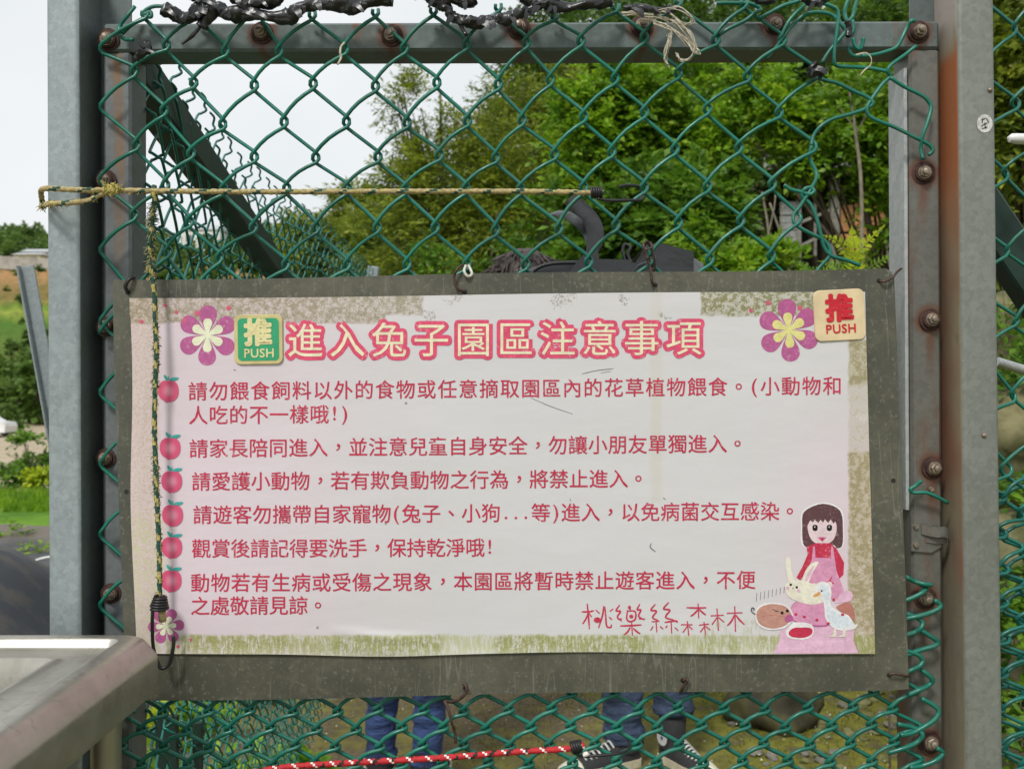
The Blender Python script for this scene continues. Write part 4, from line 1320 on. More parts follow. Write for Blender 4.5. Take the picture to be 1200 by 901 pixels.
# black plastic twisted along the top of the mesh
def twisted(pts, r, label, Y=1.150, seed=1, flaps=True):
    P = catmull([V(p[0], p[1], Y) for p in pts], 10)
    vs, fs = [], []
    sides = 14
    m = M()
    n = len(P)
    pn = Vector((0, 1, 0))
    for i in range(n):
        t = (P[min(i + 1, n - 1)] - P[max(i - 1, 0)]).normalized()
        nn = (pn - t * pn.dot(t)).normalized(); pn = nn; bb = t.cross(nn)
        for k in range(sides):
            a = 2 * math.pi * k / sides
            q = noise.noise(Vector((i * .21, a * 1.1 + i * .16, seed * 9.1)))
            q2 = abs(noise.noise(Vector((i * .5, a * 2.3 - i * .3, seed * 3.7 + 5))))
            rad = r * (.86 + .30 * q + .16 * q2 + .13 * math.sin(2 * a + i * .33) + .05 * math.sin(5 * a + i * .9)) * (1 + .20 * math.sin(i * .21 + seed))
            if i in (0, n - 1): rad *= .5
            vs.append(P[i] + nn * math.cos(a) * rad + bb * math.sin(a) * rad)
    for i in range(n - 1):
        for k in range(sides):
            fs.append((i * sides + k, i * sides + (k + 1) % sides, (i + 1) * sides + (k + 1) % sides, (i + 1) * sides + k))
    m.add(vs, fs)
    rnd = random.Random(seed)
    if flaps:
        for q in range(int(n / 7)):
            i = rnd.randrange(n - 2); p = P[i]
            L = rnd.uniform(.006, .018); w = rnd.uniform(.003, .008); an = rnd.uniform(-2.8, -.3)
            d = Vector((math.cos(an), -.3, math.sin(an))); s = Vector((-math.sin(an), .2, math.cos(an)))
            a0 = p + Vector((0, -r * .8, 0)); b = a0 + d * L * .5 + Vector((0, -.003, 0)); c = a0 + d * L
            m.add([a0 - s * w * .5, a0 + s * w * .5, b + s * w * .6, b - s * w * .4, c + s * w * .2, c - s * w * .35], [(0, 1, 2, 3), (3, 2, 4, 5)])
    o = m.build('plastic_strip', MAT['black_plastic'], None, V(pts[0][0], pts[0][1], Y), smooth=50)
    return tag(o, label, 'plastic strip', 'black plastic twisted along the top of the gate mesh')
twisted([(192, 11), (205, 17), (218, 22), (232, 14), (243, 9), (256, 10), (268, 17), (290, 16), (318, 20), (338, 20), (352, 10), (372, 5), (395, 6), (420, 7), (436, 2), (460, -4)], .0085,
        'long wrinkled black plastic twist above the left half of the top rail')
twisted([(225, -6), (238, 2), (248, 14), (240, 26), (236, 33)], .008, 'ragged black plastic bunch with a loose tail above the first dark washer', seed=4)
twisted([(236, 30), (229, 38), (221, 46), (213, 52)], .0022, 'thin black plastic tail hanging over the top rail near the left corner', seed=6, flaps=False)
twisted([(272, -4), (285, 3), (300, 4), (318, 2), (332, -5)], .007, 'black plastic lump at the top edge above the long left twist', seed=8)
twisted([(500, -3), (514, 3), (524, 10), (530, 20), (545, 25), (560, 27), (575, 22), (592, 23), (606, 17), (622, 12), (640, 3), (655, -4)], .0068,
        'drooping black plastic twist above the middle of the top rail', seed=11)
twisted([(495, -8), (512, -2), (530, -2), (545, 2), (556, -4)], .009, 'wide black plastic wad at the top edge left of the middle', seed=12)
twisted([(530, 14), (538, 25), (543, 36), (547, 42)], .0030, 'thin black strip crossing the top rail in the middle', seed=13, flaps=False)
twisted([(612, -4), (624, 6), (636, 3), (650, 8), (672, 8), (700, 3), (718, 0)], .0070, 'black plastic twist right of the middle above the rusty washer', seed=15)
twisted([(730, 9), (745, 10), (760, 10), (778, 13), (796, 9)], .0042, 'thin black plastic twist beside the white frayed string', seed=17)
twisted([(948, 78), (953, 82), (960, 84), (966, 88)], .0085, 'black plastic knot tied round the mesh below the rail at right', seed=19)
twisted([(993, 25), (995, 34), (994, 44)], .0042, 'small black clip on the wire above the right end of the rail', seed=21, flaps=False)
twisted([(158, 70), (166, 62), (172, 56), (170, 48)], .0060, 'black plastic scrap tied at the top left corner of the mesh', seed=23)
twisted([(880, -6), (897, -1), (912, -5)], .006, 'black plastic scrap at the top edge right of the string', seed=25)
twisted([(940, -4), (952, 3), (962, 2), (968, -4)], .006, 'dark plastic scrap on the bent wires near the top right', seed=27)

# white frayed string
m = M(); rnd = random.Random(21)
BUN = [[(732, 18), (750, 17), (765, 20), (785, 24), (800, 38), (812, 52), (819, 62), (812, 60), (803, 45), (786, 34), (770, 26), (752, 24)],
       [(770, 14), (790, 10), (806, 16), (812, 25), (800, 28), (788, 18), (778, 12)], [(778, 30), (786, 42), (781, 58), (780, 72), (783, 78)], [(783, 40), (785, 48), (780, 62)],
       [(790, 24), (800, 30), (808, 40), (815, 56), (808, 68), (797, 70), (794, 64)], [(768, 28), (782, 32), (796, 42), (808, 55)], [(730, 16), (744, 14), (760, 18), (776, 16)]]
for L in BUN:
    for q in range(5):
        j = [(x + rnd.uniform(-3, 3), y + rnd.uniform(-2.5, 2.5)) for x, y in L]
        m.tube(catmull([V(x, y, 1.148 + rnd.uniform(-.004, .006)) for x, y in j], 5), .00055 + .0004 * (q == 0), 4)
o = m.build('frayed_string', MAT['string'], None, V(770, 20, 1.148), True)
tag(o, 'tangle of frayed off-white string knotted over the top rail', 'string')
m = M()
for q in range(3):
    m.tube(catmull([V(x + q * .6, y, 1.15 - q * .001) for x, y in [(403, 50), (399, 55), (398, 62), (399, 68), (395, 76)]], 5), .0008, 5)
o = m.build('frayed_string', MAT['string'], None, V(400, 60, 1.15), True)
tag(o, 'short grey string tie on the top rail left of the middle', 'string')
m = M()
for q in range(2):
    m.tube(catmull([V(x, y + q, 1.15) for x, y in [(1003, 64), (1015, 62), (1021, 68), (1020, 76), (1013, 82), (1008, 88)]], 5), .0005, 4)
o = m.build('frayed_string', MAT['string'], None, V(1010, 70, 1.15), True)
tag(o, 'thin white string end dangling below the right end of the rail', 'string')

# ------------------------------------------------------------------ side fence (left, running away)
def fx_top(y): return float(np.interp(y, [1.2, 1.39, 1.89, 2.64, 4.3, 8], [-.445, -.470, -.535, -.567, -.60, -.66]))
def fx_bot(y): return float(np.interp(y, [1.2, 2.0, 3.2, 4.3, 8], [-.46, -.60, -.71, -.79, -.90]))
FT = 1.785
sf = empty('chain_link_fence', (fx_bot(1.25), 1.25, 0), 'green chain link side fence with raw wire ends running away behind the left post', 'fence')
def side_wire_mesh():
    """one zigzag wire in its own plane: local y = along the fence, z up, x = depth"""
    pts = []; s = 1; p = .046; a = .046 / 2; o = .0042
    nrow = int(FT / p)
    for j in range(nrow + 1):
        z = FT - j * p
        dz = .007
        yt = .0105 if s > 0 else -.0105
        if j > 0: pts.append((yt * .75, s * a * .96, z + dz))
        pts.append((yt * .4, s * (a + o), z + dz * .4))
        pts.append((-yt * .4, s * (a + o), z - dz * .4))
        pts.append((-yt * .75, s * a * .96, z - dz))
        s = -s
    m = M()
    # twisted end on top
    top = [(0, a * .2, FT + .024), (.004, a * .9, FT + .020), (.001, a * 1.15, FT + .010)]
    m.tube(catmull([Vector(q) for q in top + pts], 3), .0021, 5)
    return m.mesh('wire', MAT['vinyl_dark'], smooth=True)
swm = side_wire_mesh()
Y0 = 1.25
y = Y0; k = 0
rnd = random.Random(4)
while y < 4.3:
    xt, xb = fx_top(y), fx_bot(y)
    o = link('wire', swm, sf, (xb, y, 0))
    shear = math.atan2(xt - xb, FT)
    d = fx_top(y + .05) - fx_top(y - .05)
    o.rotation_euler = (rnd.uniform(-.005, .005), shear, -math.atan2(d, .1))
    o.location.z += (.0 if k % 2 else -.046) + rnd.uniform(-.006, .006) + (.05 * smooth(2.0, 3.2, y))
    y += .046; k += 1
# brace, posts and dark stakes
m = M(); m.bar(V(150, 74, 1.24), V(330, 326, 2.42), .045, .052, bev=.004)
m.bar(V(330, 326, 2.42), (-.66, 4.2, 1.15), .045, .052, bev=.004)
m.build('brace', MAT['dark_steel'], sf)
m = M(); m.bar((fx_bot(4.3), 4.32, -.1), (fx_top(4.3), 4.32, 1.86), .05, .05, up=(0, 1, 0), bev=.003); m.build('end_post', MAT['galv'], sf)
for (x, y1_, yy, w) in [(232, 846, 1.62, .014), (196, 838, 1.45, .03)]:
    p = V(x, y1_, yy)
    m = M(); m.bar((p[0], yy, -.05), p, w, .012, up=(0, 1, 0)); m.build('stake', MAT['dark_steel'], sf)

# right hand fence panel
rf = empty('chain_link_fence', V(1240, 1700, 1.25), 'green chain link fence panel right of the gate, slack and tangled low down', 'fence')
rnd = random.Random(12)
RY = 1.235
for i in range(0, 6):
    js = []; first = None
    for j in range(-1, 15):
        c = i if (i + j) % 2 == 0 else i + 1
        if first is None: first = -1 if c == i else 1
        js.append((1147 + 38 * c + rnd.uniform(-3, 3) + 7 * math.sin(j * .8), -6 + 42.5 * j + rnd.uniform(-5, 5)))
    M().tube(zigzag(js, first, 0, Yp=RY), WR, 6).build('wire', MAT['vinyl'], rf, smooth=True)
for layer in range(2):
    for i in range(0, 8):
        js = []; first = None
        for j in range(0, 32):
            c = i if (i + j) % 2 == 0 else i + 1
            if first is None: first = -1 if c == i else 1
            js.append((1150 + 25 * c + rnd.uniform(-5, 5), 560 + 21 * j + rnd.uniform(-4, 4) + layer * 9 - (c * 3 if layer else 0)))
        M().tube(zigzag(js, first, 0, Yp=RY + .03 * layer, hb=4), .0025, 6).build('wire', MAT['vinyl_dark'], rf, smooth=True)
m = M(); m.bar(V(1140, 232, 1.30), V(1300, 470, 1.30), .04, .050, up=(0, 0, 1), bev=.003); m.build('brace', MAT['dark_steel'], rf)
m = M(); m.bar(V(1340, -60, 1.25), V(1345, 1600, 1.25), .05, .05, up=(0, 1, 0), bev=.003); m.build('end_post', MAT['galv'], rf)
m = M(); m.tube([V(1182, 160, 1.4), V(1184, 162, 1.4), V(1192, 163, 1.4), V(1260, 165, 1.42)], [.003, .0065, .0078, .0078], 12)
o = m.build('pipe', MAT['white_plastic'], None, V(1200, 163, 1.4), smooth=50); tag(o, 'blunt white plastic pipe end poking in behind the right hand fence', 'pipe')
m = M(); m.tube([V(1168, 424, 1.5), V(1260, 452, 1.52)], .0075, 8)
o = m.build('pipe', MAT['galv_pale'], None, V(1200, 436, 1.5), smooth=50); tag(o, 'thin pale sloping rod behind the right hand fence beside the post', 'rod')

# ------------------------------------------------------------------ sink
def steel_mat():
    g = G('brushed_stainless')
    n = g.noise(1, 4, .6, g.map((260, 6, 260))); b = g.noise(9, 4, .6); d_ = g.noise(80, 5, .7)
    col = g.mix(g.step(b, .35, .65), (.34, .325, .28), (.46, .44, .39))
    col = g.mix(g.mul(g.step(d_, .55, .72), .5), col, (.22, .19, .14))
    g.bump(n, .03, .0005)
    return g.done(col, g.add(.30, g.mul(g.step(d_, .3, .7), .16)), .8)
MAT['steel'] = steel_mat()
SX1, SX0, SYB, SYF, SZ = -.383, -1.15, 1.098, .30, 1.0785
sk = empty('steel_sink', ((SX0 + SX1) / 2, .7, 0), 'brushed stainless steel sink corner jutting in at the lower left in front of the board', 'sink')
def rrect(x0, x1, y0, y1, r, n=10):
    out = []
    for (cx, cy, a0) in [(x1 - r, y1 - r, 0), (x0 + r, y1 - r, 90), (x0 + r, y0 + r, 180), (x1 - r, y0 + r, 270)]:
        for k in range(n + 1):
            a = R(a0 + 90 * k / n); out.append((cx + r * math.cos(a), cy + r * math.sin(a)))
    return out
rings = []
def ring(ins, z, r, x1i=None):
    return [(x, y, SZ + z) for x, y in rrect(SX0 + ins, SX1 - ins, SYF + ins, SYB - ins, r)]
for ins, z, r in [(.006, -.058, .024), (.0015, -.060, .026), (0, -.054, .026), (0, -.024, .026), (.0006, -.0205, .026), (.0095, -.0045, .027), (.012, -.0022, .026), (.018, 0, .022), (.024, .0002, .02), (.031, .0004, .016), (.033, .0003, .015), (.0345, -.0008, .013), (.038, -.0078, .011), (.0395, -.0092, .011), (.043, -.0095, .011), (.060, -.0095, .02)]:
    rings.append(ring(ins, z, r))
# bowl
n_ = len(rings[0])
def bowl(rx, ry, z, cx=-.632, cy=.866, e=3.0):
    out = []
    for k in range(n_):
        x, y = rings[-0 - 1][k][0] if False else rings[15][k][0], rings[15][k][1]
        a = math.atan2((y - (SYF + SYB) / 2) / ((SYB - SYF) / 2), (x - (SX0 + SX1) / 2) / ((SX1 - SX0) / 2))
        out.append((cx + rx * math.copysign(abs(math.cos(a)) ** (2 / e), math.cos(a)), cy + ry * math.copysign(abs(math.sin(a)) ** (2 / e), math.sin(a)), SZ + z))
    return out
for rx, ry, z in [(.216, .192, -.0095), (.212, .188, -.0070), (.206, .182, -.0068), (.199, .175, -.016), (.195, .171, -.035), (.175, .152, -.12), (.14, .13, -.15), (.04, .04, -.158), (.01, .01, -.16)]:
    rings.append(bowl(rx, ry, z))
m = M(); vs = [p for r_ in rings for p in r_]; fs = []
for q in range(len(rings) - 1):
    for k in range(n_):
        k2 = (k + 1) % n_
        fs.append((q * n_ + k, q * n_ + k2, (q + 1) * n_ + k2, (q + 1) * n_ + k))
m.add(vs, fs)
m.build('basin', MAT['steel'], sk, smooth=50)
for (lx, ly) in [(-.43, 1.055), (-1.10, 1.055), (-.43, .36), (-1.10, .36)]:
    m = M(); m.tube([(lx, ly, 0), (lx, ly, SZ - .05)], .0155, 20); m.build('leg', MAT['steel'], sk, smooth=40)
for yy in (1.055, .36):
    m = M(); m.tube([(-1.10, yy, .25), (-.43, yy, .25)], .011, 12); m.build('cross_rail', MAT['steel'], sk, smooth=40)
m = M(); m.box((-.66, .85, SZ - .125), (.41, .36, .13), bev=.03); m.build('bowl_jacket', MAT['steel'], sk, smooth=40)

# ------------------------------------------------------------------ black bag on the inner side
MAT['bag'] = plain('bag_fabric', (.12, .13, .14), .6, 0, .25, 120, .3)
def soft_bag(name, c, c2, rough, sp):
    g = G(name); n = g.noise(9, 3, .5, g.map((1, 1, 1.6)), .5); n2 = g.noise(90, 3, .6)
    g.bump(g.add(n, g.mul(n2, .03)), .6, .014)
    return g.done(g.mix(g.step(n, .35, .65), c, c2), rough, 0, sp)
MAT['bag_soft'] = soft_bag('bag_soft_leather', (.012, .013, .015), (.03, .032, .037), .28, .9)
MAT['bag_leather'] = plain('bag_leather', (.020, .021, .025), .27, 0, .4, 60, .3, spec=.9)
YB = 1.42
bag = empty('shoulder_bag', V(730, 600, YB), 'black bag with curled strap and leather flap showing above the board', 'bag')
m = M()
top = [(598, 420), (600, 340), (612, 322), (632, 313), (660, 309), (690, 308), (720, 309), (745, 313), (770, 322), (800, 345), (812, 420)]
prof = [V(x, y, YB)[::2] for x, y in [(p[0], p[1]) for p in top] + [(815, 600), (600, 600)]]
N_ = 26
cxb = sum(p[0] for p in prof) / len(prof); czb = V(0, 460, YB)[2]
for q, (dy, sc) in enumerate([(-.047, .90), (-.040, .97), (-.025, 1.0), (.02, 1.01), (.04, .98), (.052, .9)]):
    pass
lay = []
P2 = [(p.x, p.y) for p in catmull([(a, b, 0) for a, b in prof], 4)]
for (dy, sc) in [(-.047, .90), (-.040, .965), (-.022, 1.0), (.02, 1.01), (.04, .98), (.052, .9)]:
    lay.append([(cxb + (a - cxb) * sc, YB + dy, czb + (b - czb) * sc) for a, b in P2])
nb = len(P2)
m.add([p for L_ in lay for p in L_], [(q * nb + k, q * nb + (k + 1) % nb, (q + 1) * nb + (k + 1) % nb, (q + 1) * nb + k) for q in range(5) for k in range(nb)] + [tuple(range(nb)), tuple(reversed(range(5 * nb, 6 * nb)))])
m.build('body', soft_bag('bag_soft_fabric', (.035, .038, .042), (.075, .08, .085), .55, .4), bag, smooth=60)
m = M(); m.tube(catmull([V(x, y, YB - .046) for x, y in [(612, 335), (626, 317), (645, 309.5), (675, 308), (715, 308.5), (745, 313), (770, 323)]], 6), .0028, 7); m.build('piping', MAT['bag_leather'], bag, smooth=True)
def strap(pts, w, t, name, mat='bag_leather', sub=6, smth=True):
    """pts: (px,py,Y,width_px); ribbon with thickness"""
    P = catmull([V(p[0], p[1], p[2]) for p in pts], sub)
    n = len(P); m = M(); ws = np.interp(np.linspace(0, 1, n), np.linspace(0, 1, len(pts)), [p[3] for p in pts])
    vs, fs = [], []
    for i in range(n):
        tt = (P[min(i + 1, n - 1)] - P[max(i - 1, 0)]).normalized()
        s = tt.cross(Vector((0, 1, 0))).normalized(); nn = Vector((0, 1, 0))
        h = ws[i] / 2 * YB / FPX
        for (a, b) in ((-1, -.6), (-.8, -1), (0, -1.5), (.8, -1), (1, -.6), (1, .6), (.8, 1), (-.8, 1), (-1, .6)):
            vs.append(P[i] + s * h * a + nn * t * b)
    for i in range(n - 1):
        for k in range(9):
            fs.append((i * 9 + k, i * 9 + (k + 1) % 9, (i + 1) * 9 + (k + 1) % 9, (i + 1) * 9 + k))
    fs.append(tuple(range(9))); fs.append(tuple((n - 1) * 9 + k for k in range(9)))
    m.add(vs, fs)
    return m.build(name, MAT[mat], bag, smooth=45 if smth else None)
strap([(690, 326, YB - .02, 24), (691, 306, YB - .02, 12), (694, 296, YB - .02, 14), (697, 284, YB - .02, 19), (697, 270, YB - .02, 20), (692, 258, YB - .02, 20), (681, 246, YB - .02, 20), (668, 232, YB - .02, 18)], .01, .0022, 'strap')
strap([(690, 284, YB - .012, 6), (686, 272, YB - .012, 9), (677, 261, YB - .024, 11), (666, 253, YB - .026, 10), (655, 251, YB - .026, 8), (643, 252, YB - .024, 2)], .01, .0016, 'strap_tail', 'bag')
m2 = M(); m2.prism([V(x, y, YB)[::2] for x, y in [(664, 324), (674, 311), (686, 298), (697, 296), (700, 326), (664, 330)]], YB - .052, YB - .047)
m2.build('strap_loop', MAT['bag_leather'], bag)
m2 = M(); m2.prism([V(x, y, YB)[::2] for x, y in [(698, 309), (735, 310), (742, 318), (742, 326), (698, 326)]], YB - .053, YB - .048)
m2.build('strap_base', MAT['bag_leather'], bag)
m2 = M()
vs = [V(x, y, YB + dy) for x, y, dy in [(736, 322, -.05), (742, 303, -.055), (758, 286, -.05), (775, 285, -.045), (813, 295, -.045), (813, 318, -.045), (826, 318, -.02), (824, 309, -.01), (813, 302, -.03), (736, 345, -.05), (826, 345, -.04), (775, 345, -.05)]]
m2.add(vs, [(0, 1, 2), (0, 2, 3, 11, 9), (3, 4, 5, 11), (4, 8, 7, 6, 5), (5, 6, 10, 11)])
vs2 = [(v[0], v[1] + .012, v[2]) for v in vs]
m2.add(vs2, [(0, 1, 2), (0, 2, 3, 11, 9), (3, 4, 5, 11), (4, 8, 7, 6, 5), (5, 6, 10, 11)])
rim = [0, 1, 2, 3, 4, 8, 7, 6, 10, 11, 9]
b0 = m2.n
m2.add([vs[i] for i in rim] + [vs2[i] for i in rim], [(k, (k + 1) % 11, 11 + (k + 1) % 11, 11 + k) for k in range(11)])
m2.build('flap', MAT['bag_soft'], bag)
m = M(); m.tube(catmull([V(x, y, YB - .04) for x, y in [(739, 318), (733, 306), (730, 295), (732, 287), (738, 290), (736, 300), (741, 312)]], 6), .0024, 7); m.build('ring', MAT['bag_leather'], bag, smooth=True)
m = M(); m.tube([V(736, 323, YB - .06), V(750, 310, YB - .06), V(768, 304, YB - .06)], .0014, 6); m.build('seam', MAT['bag'], bag, smooth=True)
m = M(); m.bar(V(620, 600, YB - .05), V(800, 600, YB - .05), .004, .004); m.build('bottom_seam', MAT['bag_leather'], bag)
for px_ in (640, 790):
    m = M(); m.tube(catmull([V(px_, 330, YB), V(px_, 340, YB - .05), V(px_ + 3, 345, 1.19), V(px_, 350, 1.172), V(px_ - 3, 343, 1.185)], 5), .003, 6)
    m.build('hook', MAT['black_rubber'], bag, smooth=True)

# ------------------------------------------------------------------ vegetation
def leaf_mat(name, dark, light, tip, rough=.5, sc=2.2):
    g = G(name)
    n = g.noise(sc, 4, .65); n2 = g.noise(34, 3, .7); n3 = g.noise(7, 3, .6)
    f = g.step(g.add(g.mul(n, .5), g.mul(n2, .5)), .38, .62)
    col = g.mix(f, dark, light)
    col = g.mix(g.mul(g.step(n3, .52, .68), .6), col, tip)
    g.done(col, rough, 0, .4)
    tr = g.t.nodes.new('ShaderNodeBsdfTranslucent'); g.put(tr.inputs[0], col)
    mx_ = g.t.nodes.new('ShaderNodeMixShader'); mx_.inputs[0].default_value = .42
    g.t.links.new(g.b.outputs[0], mx_.inputs[1]); g.t.links.new(tr.outputs[0], mx_.inputs[2])
    g.t.links.new(mx_.outputs[0], g.out.inputs[0])
    return g.mat
LM = {
    'bright': leaf_mat('leaf_bright_green', (.06, .17, .010), (.28, .48, .022), (.52, .62, .035)),
    'mid': leaf_mat('leaf_mid_green', (.035, .11, .010), (.16, .31, .022), (.30, .44, .03)),
    'olive': leaf_mat('leaf_olive', (.075, .12, .012), (.29, .36, .028), (.48, .52, .04)),
    'dark': leaf_mat('leaf_dark_green', (.025, .062, .010), (.095, .18, .02), (.17, .27, .03)),
    'yellow': leaf_mat('leaf_yellow_green', (.30, .40, .015), (.55, .64, .03), (.66, .68, .05)),
    'far': leaf_mat('leaf_far_wood', (.06, .12, .025), (.14, .24, .045), (.20, .29, .05), sc=.08),
}
BARK = plain('bark', (.11, .085, .055), .9, 0, .4, 30, .5)
BARKP = plain('pale_bark', (.24, .21, .15), .9, 0, .3, 30, .4)
RNG = np.random.default_rng(11)
def unit(v): return v / np.maximum(1e-9, np.linalg.norm(v, axis=1, keepdims=True))
def leaves(blobs, ntw, nl, L, ll, lw, droop=.2, comp=True, rng=RNG):
    """blobs: list of (centre, radii, weight). returns verts, quads"""
    V_, out = [], []
    wsum = sum(b[2] for b in blobs)
    for c, r, w in blobs:
        n = max(1, int(ntw * w / wsum))
        nc = max(3, n // 16)
        dc = unit(rng.normal(size=(nc, 3)))
        cc = dc * (rng.random(nc) ** .38)[:, None]
        pick = rng.integers(0, nc, n)
        q = cc[pick] + rng.normal(size=(n, 3)) * np.array([.17, .17, .11])
        d = unit(q)
        st = np.array(c) + q * np.array(r)
        dr = unit(d + rng.normal(size=(n, 3)) * .55 + np.array([0, 0, .15]))
        t = (np.arange(nl) + .5) / nl
        P = st[:, None, :] + dr[:, None, :] * (t * L)[None, :, None]
        P[:, :, 2] -= droop * L * t[None, :] ** 2
        side = unit(np.cross(dr, np.array([0, 0, 1.0]) + rng.normal(size=(n, 3)) * .3))
        sg = np.where(np.arange(nl) % 2 == 0, 1, -1)[None, :, None]
        ax = side[:, None, :] * sg + dr[:, None, :] * .55 + rng.normal(size=(n, nl, 3)) * .28
        ax[:, -1, :] = dr
        P = P.reshape(-1, 3); ax = unit(ax.reshape(-1, 3))
        up = unit(rng.normal(size=ax.shape) * .55 + np.array([0, -.25, 1.0]))
        wv = unit(np.cross(ax, up))
        sz = rng.uniform(.45, 1.5, (len(P), 1))
        a = P; b = P + ax * ll * .5 * sz + wv * lw * .5 * sz; c_ = P + ax * ll * sz; c_[:, 2] -= ll * .15; d_ = P + ax * ll * .5 * sz - wv * lw * .5 * sz
        q = np.stack([a, b, c_, d_], 1).reshape(-1, 3)
        V_.append(q)
    v = np.concatenate(V_)
    f = np.arange(len(v)).reshape(-1, 4)
    return v, f
def tree(name, label, base, blobs, mat, ntw, nl=12, L=.30, ll=.055, lw=.026, droop=.25, bark=None, tr=.06, cat='tree', group=None, limbs=True, mats2=None):
    base = (base[0], base[1], H(base[0], base[1]) - .05)
    e = empty(name, base, label, cat, group)
    v, f = leaves(blobs, ntw, nl, L, ll, lw, droop)
    me = np_mesh('crown', v, f, LM[mat], base)
    link('crown', me, e, base)
    m = M(); rnd = random.Random(len(label))
    top = max(b[0][2] for b in blobs)
    cx = sum(b[0][0] for b in blobs) / len(blobs); cy = sum(b[0][1] for b in blobs) / len(blobs)
    z0 = base[2]
    tp = [Vector(base), Vector((base[0] + (cx - base[0]) * .2, base[1] + (cy - base[1]) * .2, z0 + (top - z0) * .35)),
          Vector((base[0] + (cx - base[0]) * .6, base[1] + (cy - base[1]) * .6, z0 + (top - z0) * .65)), Vector((cx, cy, top))]
    P = catmull(tp, 5)
    m.tube(P, [tr * (1 - .85 * i / (len(P) - 1)) for i in range(len(P))], 8)
    if limbs:
        for c, r, w in blobs:
            k = rnd.randint(3, len(P) - 5)
            for q in range(3):
                end = Vector(c) + Vector((rnd.uniform(-.7, .7) * r[0], rnd.uniform(-.7, .7) * r[1], rnd.uniform(-.2, .7) * r[2]))
                md = (P[k] + end) / 2 + Vector((0, 0, -.1 * r[2]))
                Q = catmull([P[k], md, end], 5)
                m.tube(Q, [tr * .45 * (1 - .85 * i / (len(Q) - 1)) for i in range(len(Q))], 6)
    m.build('trunk', bark or BARK, e, smooth=True)
    return e
def B(px, py, Y, rpx, rpy, w=None, ry=None):
    k = Y / FPX
    return (V(px, py, Y), (rpx * k, (ry or (rpx + rpy) / 2 * k), rpy * k), w or rpx * rpy)

tree('feathery_tree', 'tall olive feathery tree with thin sprays against the sky, left of the bushes', (V(520, 0, 9.5)[0], 9.5),
     [B(470, 108, 9.5, 14, 20), B(483, 130, 9.5, 16, 24), B(497, 165, 9.5, 26, 32), B(470, 185, 9.5, 18, 12), B(520, 215, 9.5, 50, 50), B(555, 150, 9.6, 26, 50), B(480, 230, 9.5, 45, 24), B(470, 275, 9.5, 60, 45), B(545, 280, 9.5, 60, 55), B(585, 190, 9.7, 34, 60), B(600, 260, 9.6, 50, 60)],
     'olive', 3300, 12, .26, .058, .015, .3, tr=.07)
tree('feathery_tree', 'olive tree with a pointed top just left of the bright green trees', (V(625, 0, 10.5)[0], 10.5),
     [B(612, 115, 10.5, 22, 22), B(618, 150, 10.5, 34, 36), B(662, 100, 10.6, 10, 26), B(668, 150, 10.6, 30, 40), B(640, 210, 10.5, 60, 50), B(650, 280, 10.5, 70, 50)],
     'olive', 2500, 12, .26, .06, .018, .2, tr=.07)
tree('leafy_tree', 'bright green leafy tree behind the middle of the mesh, crown topping the rail line', (V(760, 0, 8.6)[0], 8.6),
     [B(700, 110, 8.6, 38, 28), B(745, 95, 8.6, 45, 30), B(690, 160, 8.6, 50, 40), B(770, 150, 8.6, 55, 45), B(820, 110, 8.7, 45, 32), B(830, 170, 8.6, 45, 40), B(720, 215, 8.6, 60, 35)],
     'bright', 2300, 13, .27, .062, .032, .25, tr=.05)
tree('leafy_tree', 'bright green leafy tree at right beside the pale cover strip of the gate', (V(1085, 0, 8.0)[0], 8.0),
     [B(900, 105, 8, 42, 22), B(885, 150, 8, 40, 26), B(935, 165, 8.1, 50, 30), B(985, 150, 8, 48, 38), B(1030, 130, 8, 40, 40), B(1005, 196, 8, 30, 12), B(1052, 225, 7.9, 14, 26), B(1040, 185, 8, 26, 24), B(1042, 268, 7.9, 14, 12)],
     'bright', 1350, 13, .27, .064, .034, .25, tr=.05)
tree('glossy_shrub', 'dark glossy broad-leaved shrub in the middle above the black bag', (V(790, 0, 7.6)[0], 7.6),
     [B(720, 250, 7.6, 50, 30), B(780, 235, 7.6, 60, 38), B(760, 290, 7.6, 70, 34), B(835, 245, 7.7, 40, 45), B(690, 300, 7.6, 50, 30)],
     'mid', 1100, 11, .25, .085, .040, .35, tr=.035, cat='shrub')
tree('leafy_shrub', 'light green low shrub with drooping sprays right of the black bag', (V(880, 0, 6.6)[0], 6.6),
     [B(860, 300, 6.6, 50, 14), B(900, 308, 6.6, 46, 12), B(830, 280, 6.7, 26, 16), B(845, 330, 6.6, 60, 18)],
     'bright', 300, 11, .22, .06, .030, .5, tr=.02, cat='shrub')
tree('leafy_shrub', 'yellow green shrub low behind the mesh left of the dark hair', (V(540, 0, 8.0)[0], 8.0),
     [B(480, 318, 8, 50, 18), B(540, 325, 8, 50, 22), B(600, 320, 8, 50, 26), B(640, 250, 8.2, 40, 34), B(650, 300, 8.2, 50, 30)],
     'mid', 520, 11, .24, .055, .026, .4, tr=.02, cat='shrub')
tree('bushy_tree', 'round dark bushy tree on the skyline left of the feathery tree', (V(400, 0, 17)[0], 17),
     [B(375, 262, 17, 34, 22), B(420, 250, 17, 38, 24), B(350, 285, 17, 28, 22), B(400, 300, 17, 62, 34), B(445, 285, 17, 40, 40)],
     'olive', 1700, 11, .40, .10, .045, .2, tr=.1)
